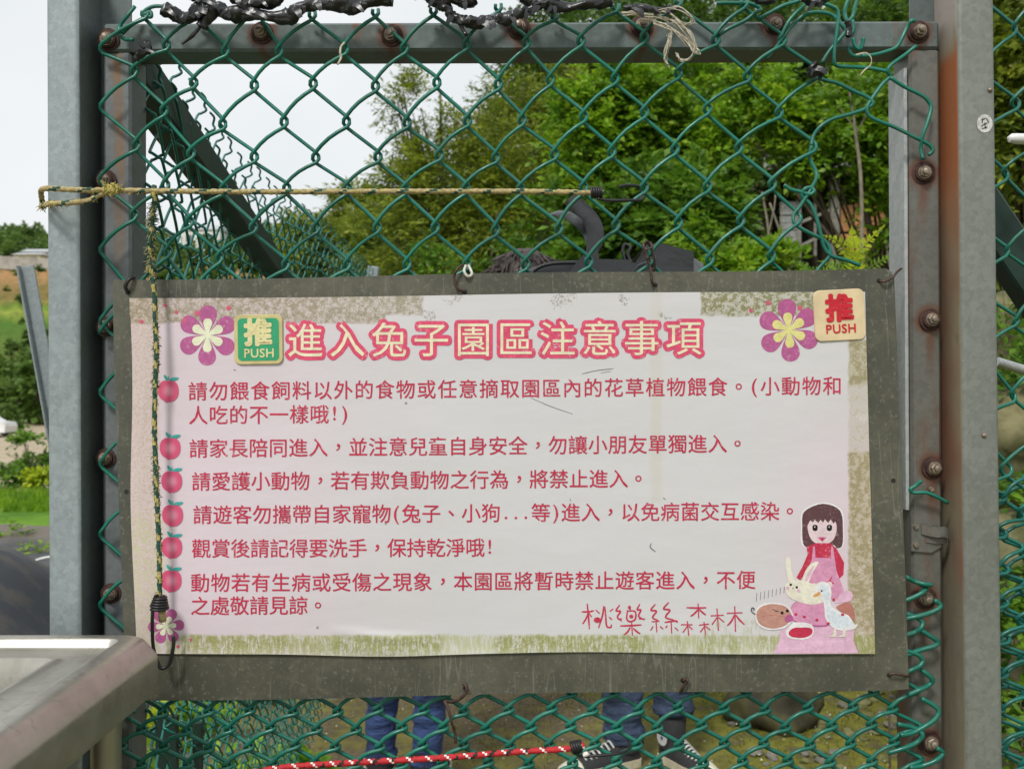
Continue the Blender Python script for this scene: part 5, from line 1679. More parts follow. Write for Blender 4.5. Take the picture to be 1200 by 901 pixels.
# woodland on the slope behind, each tree its own
rw = random.Random(31)
WOOD = [(640, 60, 16, 'dark'), (700, 30, 17, 'dark'), (765, 40, 15, 'dark'), (830, 45, 14.5, 'dark'), (900, 55, 13.5, 'dark'), (965, 70, 13, 'dark'), (1030, 50, 13, 'dark'),
        (740, -20, 19, 'mid'), (860, -20, 18, 'mid'), (960, 5, 17, 'mid'), (1040, 0, 15, 'bright'), (1110, 20, 14, 'mid'), (1180, 30, 13, 'mid'), (925, 110, 15, 'dark'), (1010, 95, 15.5, 'dark'),
        (700, 160, 13, 'dark'), (600, 200, 15, 'dark'), (520, 240, 16, 'dark'), (800, 180, 12.5, 'dark')]
WP = ['right of the middle washer', 'behind the red brown washer and white string', 'under the white string', 'left of the last dark washer', 'below the bent wires', 'above the black knot', 'behind the right corner bolt',
      'over the rail by the string', 'over the rail beside the bent wires', 'over the rail at the black clip', 'over the right end of the rail', 'behind the orange rusted post', 'at the far right edge',
      'above the grey shack boards', 'above the orange shack panel', 'behind the bright crown left of centre', 'behind the pointed olive tree', 'behind the feathery tree', 'behind the glossy shrub']
WC = {'dark': 'dark', 'mid': 'mid green', 'bright': 'bright green'}
for k, (x, y, Y, mt) in enumerate(WOOD):
    b = V(x, y + 70, Y)
    tree('woodland_tree', WC[mt] + ' tree on the wooded slope ' + WP[k], (b[0], Y),
         [B(x, y, Y, 60, 42), B(x - 35, y + 45, Y, 50, 40), B(x + 35, y + 50, Y, 50, 40), B(x, y + 100, Y, 65, 50)],
         mt, 900, 9, .42, .12, .055, .2, tr=.09, group='trees on the wooded slope')
# right hand strip
tree('leafy_shrub', 'yellow green bush seen through the right hand fence above the dark brace', (V(1210, 0, 5.2)[0], 5.2),
     [B(1190, 40, 5.2, 50, 50), B(1200, 120, 5.2, 50, 60), B(1195, 215, 5.2, 45, 55), B(1190, 290, 5.3, 35, 35), B(1240, 160, 5.3, 60, 90)],
     'olive', 1100, 11, .22, .055, .032, .4, tr=.03, cat='shrub')
tree('bushy_tree', 'dark green bush behind the yellow green bush beyond the right hand fence', (V(1230, 0, 7.5)[0], 7.5),
     [B(1200, 100, 7.5, 80, 100), B(1220, 240, 7.5, 80, 90)], 'mid', 900, 11, .3, .08, .04, .3, tr=.05)
tree('leafy_shrub', 'low green shrub growing between the rocks behind the right hand fence', (V(1230, 0, 3.9)[0], 3.9),
     [B(1188, 345, 3.9, 26, 30), B(1196, 450, 3.6, 22, 26), B(1190, 560, 3.3, 24, 22), B(1225, 480, 3.7, 40, 90), B(1200, 700, 3.0, 40, 40), B(1190, 830, 2.8, 40, 40)],
     'mid', 520, 9, .13, .04, .02, .4, tr=.012, cat='shrub')
# sapling with a pale trunk
e = empty('sapling', (V(1008, 0, 6.8)[0], 6.8, 0), 'slender sapling with a thin pale forked trunk in front of the orange shack wall', 'tree')
m = M()
m.tube(catmull([(V(1010, 0, 6.8)[0], 6.8, 0), V(1010, 320, 6.8), V(1009, 215, 6.8), V(1003, 160, 6.8), V(1000, 135, 6.8), V(994, 100, 6.8)], 5), np.linspace(.016, .007, 26), 7)
m.tube(catmull([V(1003, 158, 6.8), V(1010, 145, 6.78), V(1017, 128, 6.76)], 4), .006, 6)
m.tube(catmull([V(1002, 150, 6.8), V(992, 138, 6.8), V(984, 128, 6.8)], 4), .005, 6)
m.build('trunk', BARKP, e, smooth=True)
v, f = leaves([B(1015, 120, 6.8, 18, 10), B(985, 120, 6.8, 16, 10), B(1000, 95, 6.8, 22, 10)], 36, 9, .2, .055, .028)
link('crown', np_mesh('crown', v, f, LM['mid'], ORG[e.name]), e, ORG[e.name])
# bare thin stems in the gap
for (x0, y0, x1, y1, lab) in [(900, 320, 893, 225, 'bare thin stem left of the grey shack boards'), (925, 330, 902, 238, 'forked bare stem crossing in front of the grey shack boards')]:
    m = M(); m.tube(catmull([(V(x0, 0, 7.2)[0], 7.2, 0), V(x0, y0, 7.2), V((x0 + x1) / 2 + 4, (y0 + y1) / 2, 7.2), V(x1, y1, 7.2)], 6), np.linspace(.014, .007, 19), 6)
    m.tube(catmull([V((x0 + x1) / 2 + 3, (y0 + y1) / 2 + 6, 7.2), V(x1 + 14, y1 + 20, 7.2), V(x1 + 16, y1 + 2, 7.2)], 4), .006, 5)
    o = m.build('bare_stem', BARKP, None, (V(x0, 0, 7.2)[0], 7.2, 0), True); tag(o, lab, 'stem')

# fern-leaved shoots just above the board's right corner
FY = 2.6
fe = empty('fern', (V(1000, 0, FY)[0], FY, 0), 'bright yellow green fern fronds rising just above the right end of the board', 'fern')
def frond(P, w, mat, n=15):
    P = catmull([V(*p) for p in P], 8); m = M()
    m.tube(P, .0016, 5)
    N = len(P)
    for k in range(n):
        t = (k + .8) / n; i = min(N - 2, int(t * (N - 1)))
        p = P[i]; d = (P[i + 1] - P[i]).normalized(); s = d.cross(Vector((0, 1, 0))).normalized()
        ww = w * math.sin(math.pi * (.18 + .8 * t) ** .9) * (1.05 - .25 * t)
        for sg in (-1, 1):
            ax = (s * sg + d * .55 + Vector((0, random.uniform(-.3, .3), 0))).normalized()
            nn = ax.cross(Vector((0, 1, 0))).normalized()
            lw = w * .11
            m.add([p, p + ax * ww * .35 + nn * lw, p + ax * ww * .75 + nn * lw * .7, p + ax * ww, p + ax * ww * .75 - nn * lw * .7, p + ax * ww * .35 - nn * lw], [(0, 1, 2, 3, 4, 5)])
    return m.build('frond', LM[mat], fe)
frond([(1000, 345, FY), (1001, 310, FY), (1000, 285, FY), (998, 265, FY)], .036, 'yellow', 20)
frond([(1000, 340, FY), (1005, 300, FY - .02), (1018, 282, FY - .03), (1037, 264, FY - .04)], .026, 'yellow', 16)
frond([(1000, 340, FY), (994, 300, FY), (982, 283, FY - .03), (964, 276, FY - .05)], .026, 'yellow', 15)
frond([(1010, 340, FY), (1006, 315, FY), (1010, 302, FY), (1016, 294, FY)], .022, 'bright', 10)
frond([(990, 345, FY), (985, 320, FY), (975, 310, FY), (958, 306, FY)], .024, 'bright', 12)
frond([(1000, 345, FY), (1015, 318, FY), (1032, 306, FY), (1052, 298, FY)], .024, 'mid', 12)
frond([(1010, 350, FY), (1020, 330, FY), (1035, 322, FY), (1055, 318, FY)], .026, 'bright', 12)
frond([(980, 350, FY), (975, 325, FY), (960, 318, FY), (942, 312, FY)], .024, 'bright', 12)
frond([(1000, 350, FY), (998, 320, FY), (990, 312, FY), (984, 300, FY)], .024, 'mid', 12)
m = M()
for dx in (-.02, .025):
    m.tube(catmull([(V(1000, 0, FY)[0] + .12 + dx, FY, 0), V(1040 + dx * 300, 520, FY), V(1000 + dx * 300, 340, FY)], 6), .003, 6)
m.build('stem', BARK, fe, smooth=True)

# ------------------------------------------------------------------ shack between the trees
HY = 11.5
sh = empty('shack', (V(980, 0, HY)[0], HY, H(V(980, 0, HY)[0], HY)), 'dim wooden shack with grey boards and an orange panel wall behind the trees', 'shack')
MAT['grey_board'] = plain('grey_board', (.26, .27, .26), .8, 0, .3, 14, .3)
MAT['orange_board'] = plain('orange_board', (.42, .20, .07), .75, 0, .3, 8, .2)
MAT['timber'] = plain('old_timber', (.20, .19, .16), .85, 0, .3, 20, .4)
MAT['interior_shade'] = plain('shack_interior_shade', (.035, .03, .028), .9, 0, .3, 10)  # near-black: shade inside the shack and shelter put into the colour
rs = random.Random(2)
for k in range(9):
    y0 = 240 + k * 8.6
    if k == 6: continue
    m = M(); m.bar(V(914, y0 + rs.uniform(-.5, .5), HY), V(934, y0 + rs.uniform(-.5, .5), HY), .02, .078, bev=.004, up=(0, 0, 1)); m.build('board', MAT['grey_board'], sh)
for (x0, x1, y0, y1) in [(984, 1000, 240, 272), (1001, 1018, 238, 276), (1019, 1040, 240, 300), (984, 1001, 274, 305), (1002, 1018, 278, 306)]:
    a = V(x0, y0, HY + .05); b = V(x1, y1, HY + .05)
    m = M(); m.box(((a[0] + b[0]) / 2, HY + .05, (a[2] + b[2]) / 2), (b[0] - a[0] - .01, .02, a[2] - b[2] - .01), bev=.003); m.build('wall_panel', MAT['orange_board'], sh)
for (x, w) in [(977.5, .10), (936, .05), (1042, .08)]:
    a = V(x, 205, HY); m = M(); m.bar((a[0], HY, H(a[0], HY)), a, w, w, up=(0, 1, 0), bev=.004); m.build('timber_post', MAT['timber'], sh)
for (x0, y0, x1, y1) in [(936, 262, 975, 246), (936, 290, 975, 270), (955, 205, 955, 300), (906, 208, 1050, 200)]:
    m = M(); m.bar(V(x0, y0, HY + .01), V(x1, y1, HY + .01), .03, .035, up=(0, .3, 1)); m.build('rail', MAT['timber'], sh)
a = V(905, 200, HY + 2.2); b = V(1060, 320, HY + 2.2)
m = M(); m.box(((a[0] + b[0]) / 2, HY + 2.2, (a[2] + H(0, HY)) / 2), (b[0] - a[0], .05, a[2] - H(0, HY))); m.build('back_wall', MAT['interior_shade'], sh)
m = M(); m.bar(V(895, 196, HY - .3), V(1065, 190, HY - .3), .03, .06); vs = [V(895, 196, HY - .3), V(1065, 190, HY - .3), V(1065, 176, HY + 2.3), V(895, 180, HY + 2.3)]
m.add(vs + [(v[0], v[1], v[2] + .04) for v in vs], [(0, 1, 2, 3), (7, 6, 5, 4), (0, 4, 5, 1), (1, 5, 6, 2), (2, 6, 7, 3), (3, 7, 4, 0)])
m.build('roof', MAT['grey_board'], sh)

# ------------------------------------------------------------------ far hillside
fm_me = None
def far_tree_mesh(seed):
    rng = np.random.default_rng(seed)
    bl = [((0, 0, 3.4), (2.6, 2.6, 2.4), 3), ((1.6, .4, 2.4), (1.8, 1.8, 1.7), 1.5), ((-1.5, -.3, 2.6), (1.9, 1.9, 1.8), 1.5), ((.2, 0, 5.2), (1.5, 1.5, 1.2), 1)]
    v, f = leaves(bl, 190, 7, 1.0, .75, .5, .2, rng=rng)
    return np_mesh('crown', v, f, LM['far'])
FT_ = [far_tree_mesh(s) for s in (1, 2, 3)]
m = M(); m.tube([(0, 0, -.6), (.05, 0, 1.5), (0, .1, 4)], [.28, .2, .08], 6); FTR = m.mesh('trunk', BARK)
rnd = random.Random(77)
def far_tree(x, y, s, label, group, z=None):
    e = bpy.data.objects.new('hill_tree', None); COL.objects.link(e)
    e.location = (x, y, (H(x, y) if z is None else z) - .1); e.scale = (s, s, s * rnd.uniform(.85, 1.15)); e.rotation_euler = (0, 0, rnd.random() * 6)
    tag(e, label, 'tree', group)
    for nm, me in (('crown', rnd.choice(FT_)), ('trunk', FTR)):
        c = bpy.data.objects.new(nm, me); COL.objects.link(c); c.parent = e
    return e
for k in range(130):
    y = rnd.uniform(214, 345)
    band = rnd.random()
    a = rnd.uniform(-.53, -.455) if band < .35 else rnd.uniform(-.38, -.10)
    if band >= .35 and y < 230: continue
    far_tree(a * y, y, rnd.uniform(.8, 1.35) * (1.0 + (y - 214) / 400), 'small tree of the wood covering the far hill under the sky', 'trees of the far wooded hill')
for (px, Y, s) in [(200, 150, 1.2), (240, 160, 1.0), (215, 130, 1.0), (275, 145, 1.3), (310, 120, 1.1), (180, 120, .9), (330, 100, 1.0), (255, 118, .9), (290, 105, .8), (225, 100, .9), (190, 90, .9), (350, 130, 1.3), (390, 110, 1.4), (370, 90, 1.1)]:
    x = (px - 600) / FPX * Y
    far_tree(x, Y, s, 'mid slope tree behind the side fence, ' + ('near the hanging cord' if px < 212 else 'left of the dark brace' if px < 262 else 'crossed by the dark brace' if px < 320 else 'right of the dark brace') + (', standing close' if Y < 112 else ', standing far back'), 'trees on the slope behind the side fence')
for (px, Y, s) in [(44, 78, .85), (20, 82, .75), (4, 84, .8), (34, 90, .7), (50, 86, .9)]:
    far_tree((px - 600) / FPX * Y, Y, s, 'dark green tree below the terraces ' + {44: 'nearest the post', 20: 'behind the parked car', 4: 'at the very left edge', 34: 'farthest back in the middle', 50: 'half hidden by the post'}[px], 'trees below the terraces')
for k in range(16):
    Y = 94 + k * 6.5; px = rnd.uniform(2, 50)
    e_ = far_tree((px - 600) / FPX * Y, Y, rnd.uniform(.16, .34), 'low bush on the bank of a terrace at the left edge of view', 'bushes on the terrace banks')
# buildings on the hill
MAT['render_white'] = plain('white_render', (.66, .66, .62), .8, 0, .1, 1)
MAT['render_yellow'] = plain('yellow_render', (.55, .52, .30), .8, 0, .1, 1)
MAT['roof_grey'] = plain('roof_grey', (.40, .42, .43), .7, 0, .15, 1)
MAT['window_dark'] = plain('window_dark', (.05, .06, .07), .2, 0, .2, 3)
MAT['concrete'] = plain('old_concrete', (.34, .32, .28), .85, 0, .3, .8, .3)
def house(px, py, Y, w, h, d, wall, label, win=2):
    x, _, z = V(px, py, Y)
    zb = min(H(x, Y), z); 
    e = empty('house', (x, Y, zb), label, 'house')
    m = M(); m.box((x, Y, (z + zb) / 2), (w, d, max(h, z - zb))); top = (z + zb) / 2 + max(h, z - zb) / 2
    m.build('wall', wall, e)
    m = M(); vs = [(x - w / 2 - .4, Y - d / 2 - .4, top), (x + w / 2 + .4, Y - d / 2 - .4, top), (x + w / 2 + .4, Y + d / 2 + .4, top), (x - w / 2 - .4, Y + d / 2 + .4, top), (x - w / 2, Y, top + h * .4), (x + w / 2, Y, top + h * .4)]
    m.add(vs, [(0, 1, 5, 4), (2, 3, 4, 5), (1, 2, 5), (3, 0, 4), (3, 2, 1, 0)]); m.build('roof', MAT['roof_grey'], e)
    for k in range(win):
        wx = x - w / 2 + w * (k + .5) / win
        m = M(); m.box((wx, Y - d / 2 - .03, top - h * .5), (w / win * .4, .08, h * .4)); m.build('window', MAT['window_dark'], e)
house(47, 297, 206, 5, 2.2, 5, MAT['render_white'], 'small white farm building at the top of the terraces beside the post')
house(37, 300, 203, 5.5, 1.6, 4, MAT['render_yellow'], 'long low yellowish wall building at the top of the terraces')
house(241, 272, 240, 9, 4, 7, MAT['render_white'], 'pale house on the far hill seen through the side fence mesh', 3)
# long retaining wall
m = M()
for k in range(10):
    x0 = -.53 * 201 + k * 1.8; z = V(0, 307 + k * .55, 201)[2]
    m.box((x0 + .9, 201, z), (1.79, .5, 2.6 + .1 * (k % 2)))
o = m.build('retaining_wall', MAT['concrete'], None, (-.53 * 201, 201, H(-.53 * 201, 201))); tag(o, 'long grey retaining wall along the top of the orange brown terrace', 'wall')
# small field shelter with an orange roof
Yh = 92; x, _, z = V(36, 413, Yh)
e = empty('field_shelter', (x, Yh, z - 1), 'small open field shelter with an orange roof on the lower terrace', 'shelter')
m = M(); m.bar(V(26, 412.5, Yh), V(47, 415, Yh), 1.4, .28); m.build('roof', plain('orange_roof', (.45, .16, .04), .7), e)
for px in (28, 36, 45):
    m = M(); m.bar(V(px, 424, Yh), V(px, 415, Yh), .14, .14, up=(0, 1, 0)); m.build('post', MAT['timber'], e)
m = M(); a = V(33, 416, Yh + .5); b = V(46, 424, Yh + .5); m.box(((a[0] + b[0]) / 2, Yh + .5, (a[2] + b[2]) / 2), (b[0] - a[0], .1, a[2] - b[2])); m.build('back_panel', MAT['interior_shade'], e)

# white car on the track
def car(px, py, Y, label):
    x, _, z = V(px, py, Y); zg = H(x, Y)
    e = empty('car', (x, Y, zg), label, 'car'); z0 = zg + .28
    paint = plain('white_car_paint', (.72, .73, .74), .25, 0, .03, 1)
    prof = [(-2.1, 0), (-2.15, .45), (-2.0, .62), (-1.5, .68), (-.95, 1.12), (.7, 1.16), (1.45, .72), (2.0, .66), (2.12, .4), (2.08, 0)]
    m = M(); L = len(prof); vs = []
    for (yy, ins) in [(-.84, .0), (-.80, .06), (.80, .06), (.84, 0)]:
        k = 1.0
        for (a, b) in prof: vs.append((x + a, Y + (yy if b < .7 else yy * .86), z0 + b))
    fs = [tuple(range(L)), tuple(reversed(range(3 * L, 4 * L)))]
    for q in range(3): fs += [(q * L + k, (q + 1) * L + k, (q + 1) * L + (k + 1) % L, q * L + (k + 1) % L) for k in range(L)]
    m.add(vs, fs); m.build('body', paint, e)
    m = M(); m.add([(x + a, Y - .80, z0 + b) for a, b in [(-1.35, .72), (-.9, 1.05), (-.15, 1.07), (-.15, .72)]], [(0, 1, 2, 3)]); m.build('side_window', MAT['window_dark'], e)
    m = M(); m.add([(x + a, Y - .80, z0 + b) for a, b in [(-.05, .72), (-.05, 1.07), (.65, 1.07), (1.2, .72)]], [(0, 1, 2, 3)]); m.build('side_window', MAT['window_dark'], e)
    for wx in (-1.3, 1.3):
        for wy in (-.8, .8):
            m = M(); m.tube([(x + wx, Y + wy - .1, zg + .31), (x + wx, Y + wy + .1, zg + .31)], .31, 16); w_ = m.build('wheel', MAT['black_rubber'], e)
            m = M(); m.tube([(x + wx, Y + wy - .12, zg + .31), (x + wx, Y + wy + .12, zg + .31)], .18, 12); m.build('rim', MAT['galv_pale'], w_)
    m = M(); m.box((x + 2.08, Y - .6, z0 + .48), (.08, .3, .14)); m.build('headlight', MAT['white_plastic'], e)
    return e
car(-24, 512, 66, 'small white parked car on the dirt track at the left edge')
far_tree((14 - 600) / FPX * 70, 70, .35, 'little bush beside the parked white car', None)

tree('leafy_shrub', 'young green shrub with yellow leaves beyond the plastic sheet at the left edge', (V(38, 0, 14.5)[0], 14.5),
     [B(32, 520, 14.5, 10, 12), B(22, 545, 14.5, 16, 18), B(42, 545, 14.5, 16, 20), B(34, 570, 14.5, 22, 18)], 'mid', 420, 9, .2, .07, .035, .3, tr=.03, cat='shrub')
tree('leafy_shrub', 'bright yellow green low shrub beside the post at the left edge', (V(48, 0, 13.8)[0], 13.8),
     [B(46, 552, 13.8, 8, 6), B(36, 562, 13.8, 8, 5), B(52, 548, 13.8, 6, 5)], 'yellow', 60, 9, .16, .07, .04, .3, tr=.015, cat='shrub')

# leaning galvanised stake, left
st_ = empty('leaning_stake', V(60, 470, 1.9), 'weathered galvanised steel stake leaning behind the left post', 'stake')
m = M(); m.bar(V(31, 312, 1.9), V(76, 560, 1.9), .029, .004, up=(0, 1, 0), bev=.001)
m.bar(V(23.5, 312, 1.9), V(68.5, 560, 1.9), .004, .029, up=(0, 1, 0), bev=.001)
m.bar(V(76, 560, 1.9), (V(100, 0, 1.9)[0], 1.9, -.1), .029, .01, up=(0, 1, 0))
m.build('angle_bar', galv('galvanised_old_stake', (.26, .30, .31), 0, metal=.2, dirt=.3), st_)

# black plastic mulch sheet
def sheet():
    xs = np.linspace(-6.5, -1.05, 60); ys = np.linspace(4.2, 9.6, 60)
    X, Yg = np.meshgrid(xs, ys)
    rag = .25 * np.sin(X * 3) + .1 * np.sin(X * 9)
    Yg = Yg + rag * (Yg - 4.2) / 5.4
    Z = height(X, Yg) + .03 + .035 * np.maximum(0, np.sin(X * 2.1 + Yg * 2.8 + np.sin(Yg * 3) * .6)) ** 3 + .02 * np.sin(X * 7 - Yg * 4) * np.sin(Yg * 1.7)
    Z = Z + .42 * np.exp(-((Yg - 5.0) / .55) ** 2) * (1 / (1 + np.exp((X + 2.25) * 9))) * (1 + .12 * np.sin(X * 9 + Yg * 5))
    # turned up fold nearest the sink
    Z = Z + .10 * np.exp(-((Yg - 5.0 + X * .1) / .35) ** 2)
    v = np.stack([X, Yg, Z], -1).reshape(-1, 3); n = 60
    i = np.arange(59 * 59); r = i // 59; c = i % 59
    f = np.stack([r * n + c, r * n + c + 1, (r + 1) * n + c + 1, (r + 1) * n + c], -1)
    g = G('mulch_sheet')
    nn = g.noise(5, 5, .65, g.map((.5, 2, 1))); X_, Y_, Z_ = g.xyz()
    col = g.mix(g.step(nn, .45, .62), (.020, .024, .030), (.045, .042, .038))
    col = g.mix(g.step(g.add(Y_, g.mul(nn, 2)), 8.6, 9.8), col, (.11, .085, .06))
    mt = g.done(col, .5, 0, .4)
    me = np_mesh('plastic_sheet', v, f, mt, (-3.8, 4.5, 0)); me.polygons.foreach_set('use_smooth', [True] * len(me.polygons))
    tag(link('plastic_sheet', me, None, (-3.8, 4.5, 0)), 'dark slate plastic ground sheet spread outside the left post', 'plastic sheet')
sheet()
m = M(); m.tube(catmull([V(70, 690, 5.6), V(50, 687, 5.6), V(36, 678, 5.6), (V(33, 668, 5.6)), V(40, 658, 5.6), V(55, 653, 5.6), V(75, 652, 5.6)], 6), .007, 7)
o = m.build('hose', MAT['white_plastic'], None, V(55, 688, 5.6), True); tag(o, 'loop of thin white hose on the dark plastic sheet', 'hose')
def weed(x, y, n, s, mat, label, name='weed', ll=.07, lw=.03):
    rng = np.random.default_rng(int(abs(x * 100) + y * 10))
    z = H(x, y)
    v, f = leaves([((x, y, z + s * .35), (s, s, s * .5), 1)], n, 6, s * .8, ll, lw, .3, rng=rng)
    o = link(name, np_mesh(name, v, f, LM[mat], (x, y, z)), None, (x, y, z)); tag(o, label, 'weed')
for (px, Y, lab) in [(46, 7.9, 'small weed tuft poking through the far side of the plastic sheet'), (50, 6.4, 'green weed beside the loop of white hose'), (8, 8.8, 'weed tuft on the plastic sheet at the left edge')]:
    weed((px - 600) / FPX * Y, Y, 26, .14, 'bright', lab, ll=.05, lw=.022)
# weeds and stones outside the side fence
rnd = random.Random(8)
for k in range(26):
    y = rnd.uniform(1.9, 4.6); x = fx_bot(y) - rnd.uniform(.06, .65) 
    weed(x, y, 22, .085, rnd.choice(['bright', 'bright', 'yellow', 'mid']), 'leafy weed growing against the outside of the side fence')
for o in bpy.data.objects:
    if o.get('label') == 'leafy weed growing against the outside of the side fence': o['group'] = 'weeds along the side fence'

# ------------------------------------------------------------------ stones
def stone_mesh(seed, mat):
    m = M(); m.sphere((0, 0, 0), (1, .8, .6), 12, 8, jit=.55, seed=seed); return m.mesh('stone', mat, smooth=50)
MAT['stone'] = plain('mossy_stone', (.16, .15, .07), .9, 0, .35, 22, .6, (.10, .11, .025))
MAT['stone_grey'] = plain('grey_stone', (.17, .165, .13), .85, 0, .3, 18, .5)
MAT['boulder'] = plain('olive_boulder', (.085, .075, .028), .9, 0, .45, 6, .7, (.03, .028, .014))
SM = [stone_mesh(k, MAT['stone'] if k % 3 else MAT['stone_grey']) for k in range(7)]
def stone(x, y, s, lab, grp, me=None):
    o = bpy.data.objects.new('stone', me or rnd.choice(SM)); COL.objects.link(o)
    o.location = (x, y, H(x, y) + s * .2); o.scale = (s, s, s * rnd.uniform(.7, 1)); o.rotation_euler = (rnd.uniform(-.3, .3), rnd.uniform(-.3, .3), rnd.random() * 6)
    tag(o, lab, 'stone', grp)
for k in range(110):
    y = rnd.uniform(3.2, 4.4); px = rnd.uniform(880, 1075)
    if px < 960 and y > 3.7: continue
    stone((px - 600) / FPX * y, y, rnd.uniform(.012, .032), 'small mossy stone in the rubble at the lower right inside the gate', 'mossy rubble at the lower right')
for k in range(34):
    y = rnd.uniform(2.0, 4.4); x = fx_bot(y) - rnd.uniform(.05, .6)
    stone(x, y, rnd.uniform(.02, .06), 'stone lying outside the side fence among the weeds', 'stones outside the side fence', SM[0] if rnd.random() < .6 else None)
for k in range(36):
    y = rnd.uniform(2.4, 4.5); px = rnd.uniform(1165, 1290)
    stone((px - 600) / FPX * y, y, rnd.uniform(.03, .07), 'stone at the foot of the bank behind the right hand fence', 'stones behind the right hand fence')
for (px, py, Y, rx, rz, lab) in [(1190, 520, 3.6, .30, .22, 'olive lumpy rock behind the right hand fence at mid height'), (1215, 420, 4.2, .4, .26, 'pale olive rock behind the right hand fence above the other rock'), (1195, 640, 3.2, .2, .12, 'lower grey green rock behind the right hand fence')]:
    c = V(px, py, Y); m = M(); m.sphere(c, (rx, rx * .8, rz), 24, 16, jit=.5, seed=int(px)); o = m.build('rock', plain('pale_olive_rock', (.15, .135, .065), .9, 0, .4, 9, .8, (.06, .065, .02)), None, (c[0], c[1], c[2] - rz), True); tag(o, lab, 'rock')
# bank that carries these rocks
m = M(); vs = []; nxb, nyb = 30, 14
for i in range(nxb):
    for j in range(nyb):
        x = 1.45 + i * .16; t = j / (nyb - 1); y = 2.9 + t * 2.6
        z = 1.55 * (3 * t * t - 2 * t ** 3) - .08 + .10 * noise.noise(Vector((x * 2.5, y * 2.5, 3))) 
        vs.append((x, y, z))
m.add(vs, [(i * nyb + j, (i + 1) * nyb + j, (i + 1) * nyb + j + 1, i * nyb + j + 1) for i in range(nxb - 1) for j in range(nyb - 1)])
o = m.build('earth_bank', plain('earth_bank', (.10, .085, .04), .95, 0, .4, 8, .8, (.045, .045, .015)), None, (2, 3, 0), True); tag(o, None, None, None, 'structure')
c = V(905, 842, 4.0)
m = M(); m.sphere((c[0], 4.0, .06), (.165, .16, .14), 28, 18, jit=.45, seed=5); o = m.build('boulder', MAT['boulder'], None, (c[0], 4.0, 0), True)
tag(o, 'dark olive boulder on the grass below the right part of the board', 'rock')
m = M(); c = V(668, 0, 5.0); rz_ = random.Random(4)
m.tube([(c[0], 5, -.05), (c[0], 5, .10), (c[0] + .01, 5, .22)], [.11, .085, .08], 12)
for k in range(7):
    a = k * .9; m.tube(catmull([(c[0] + .06 * math.cos(a), 5 + .06 * math.sin(a), .12), (c[0] + .14 * math.cos(a), 5 + .12 * math.sin(a), .05), (c[0] + .2 * math.cos(a), 5 + .17 * math.sin(a), -.02)], 4), np.linspace(.035, .015, 9), 7)
o = m.build('tree_stump', plain('reddish_stump', (.13, .055, .03), .9, 0, .4, 20, .5), None, (c[0], 5, 0), True); tag(o, 'reddish brown rooted stump on bare dirt left of the jeans and sneakers', 'stump')
# stones inside
for (px, Y, s, lab) in [(858, 3.95, .022, 'small grey stone left of the dark boulder'), (932, 3.9, .03, 'flat pale stone right of the dark boulder')]:
    stone((px - 600) / FPX * Y, Y, s, lab, None, SM[0])

# lawn
def lawn():
    rng = np.random.default_rng(5)
    n = 60000
    y = 2.6 + 6.5 * rng.random(n) ** 1.5; x = rng.uniform(-.66, .62, n) * y
    keep = (np.sin(x * 2.3 + 1) + np.sin(y * 3.1) + np.sin(x * 5 + y * 4) * .7 + rng.normal(size=n) * .6 + (x - .2) * 1.6) > -.1
    keep &= x > np.interp(y, [1.2, 4.3, 8], [-.4, -.70, -2.0])
    x, y = x[keep], y[keep]; n = len(x); z = height(x, y)
    p = np.stack([x, y, z], -1); a = rng.uniform(0, 2 * math.pi, n); h = rng.uniform(.008, .024, n); w = rng.uniform(.0015, .003, n)
    s = np.stack([np.cos(a) * w, np.sin(a) * w, np.zeros(n)], -1)
    tip = p + np.stack([rng.normal(size=n) * .007, rng.normal(size=n) * .007, h], -1)
    v = np.stack([p - s, p + s, tip], 1).reshape(-1, 3)
    me = np_mesh('lawn_grass', v, np.arange(len(v)).reshape(-1, 3), leaf_mat('grass_blade', (.09, .10, .014), (.22, .23, .03), (.28, .26, .05), sc=3))
    tag(link('lawn_grass', me), 'short mossy grass of the enclosure floor', None, None, 'stuff')
    n = 1500
    y = 2.8 + 4.5 * rng.random(n) ** 1.3; x = rng.uniform(-.2, .5, n) * y; z = height(x, y) + .012
    p = np.stack([x, y, z], -1); a = rng.uniform(0, 6.28, n); s = rng.uniform(.002, .006, n)
    d1 = np.stack([np.cos(a) * s, np.sin(a) * s, rng.uniform(-.3, .6, n) * s], -1); d2 = np.stack([-np.sin(a) * s * .7, np.cos(a) * s * .7, rng.uniform(-.2, .5, n) * s], -1)
    v = np.stack([p - d1, p + d2, p + d1, p - d2], 1).reshape(-1, 3)
    me = np_mesh('fallen_petals', v, np.arange(len(v)).reshape(-1, 4), plain('petal', (.55, .54, .46), .7, 0, .2, 50))
    tag(link('fallen_petals', me), 'small white petals scattered on the grass', None, None, 'stuff')
    n = 9000
    y = 10.5 + 5 * rng.random(n); x = rng.uniform(-.56, -.44, n) * y; z = height(x, y)
    p = np.stack([x, y, z], -1); a = rng.uniform(0, 6.28, n); w = .006
    s = np.stack([np.cos(a) * w, np.sin(a) * w, np.zeros(n)], -1); tip = p + np.stack([rng.normal(size=n) * .04, rng.normal(size=n) * .04, rng.uniform(.05, .16, n)], -1)
    v = np.stack([p - s, p + s, tip], 1).reshape(-1, 3)
    me = np_mesh('verge_grass', v, np.arange(len(v)).reshape(-1, 3), LM['bright'])
    tag(link('verge_grass', me), 'bright grass strip beyond the plastic sheet', None, None, 'stuff')
lawn()
m = M(); rnd = random.Random(3)
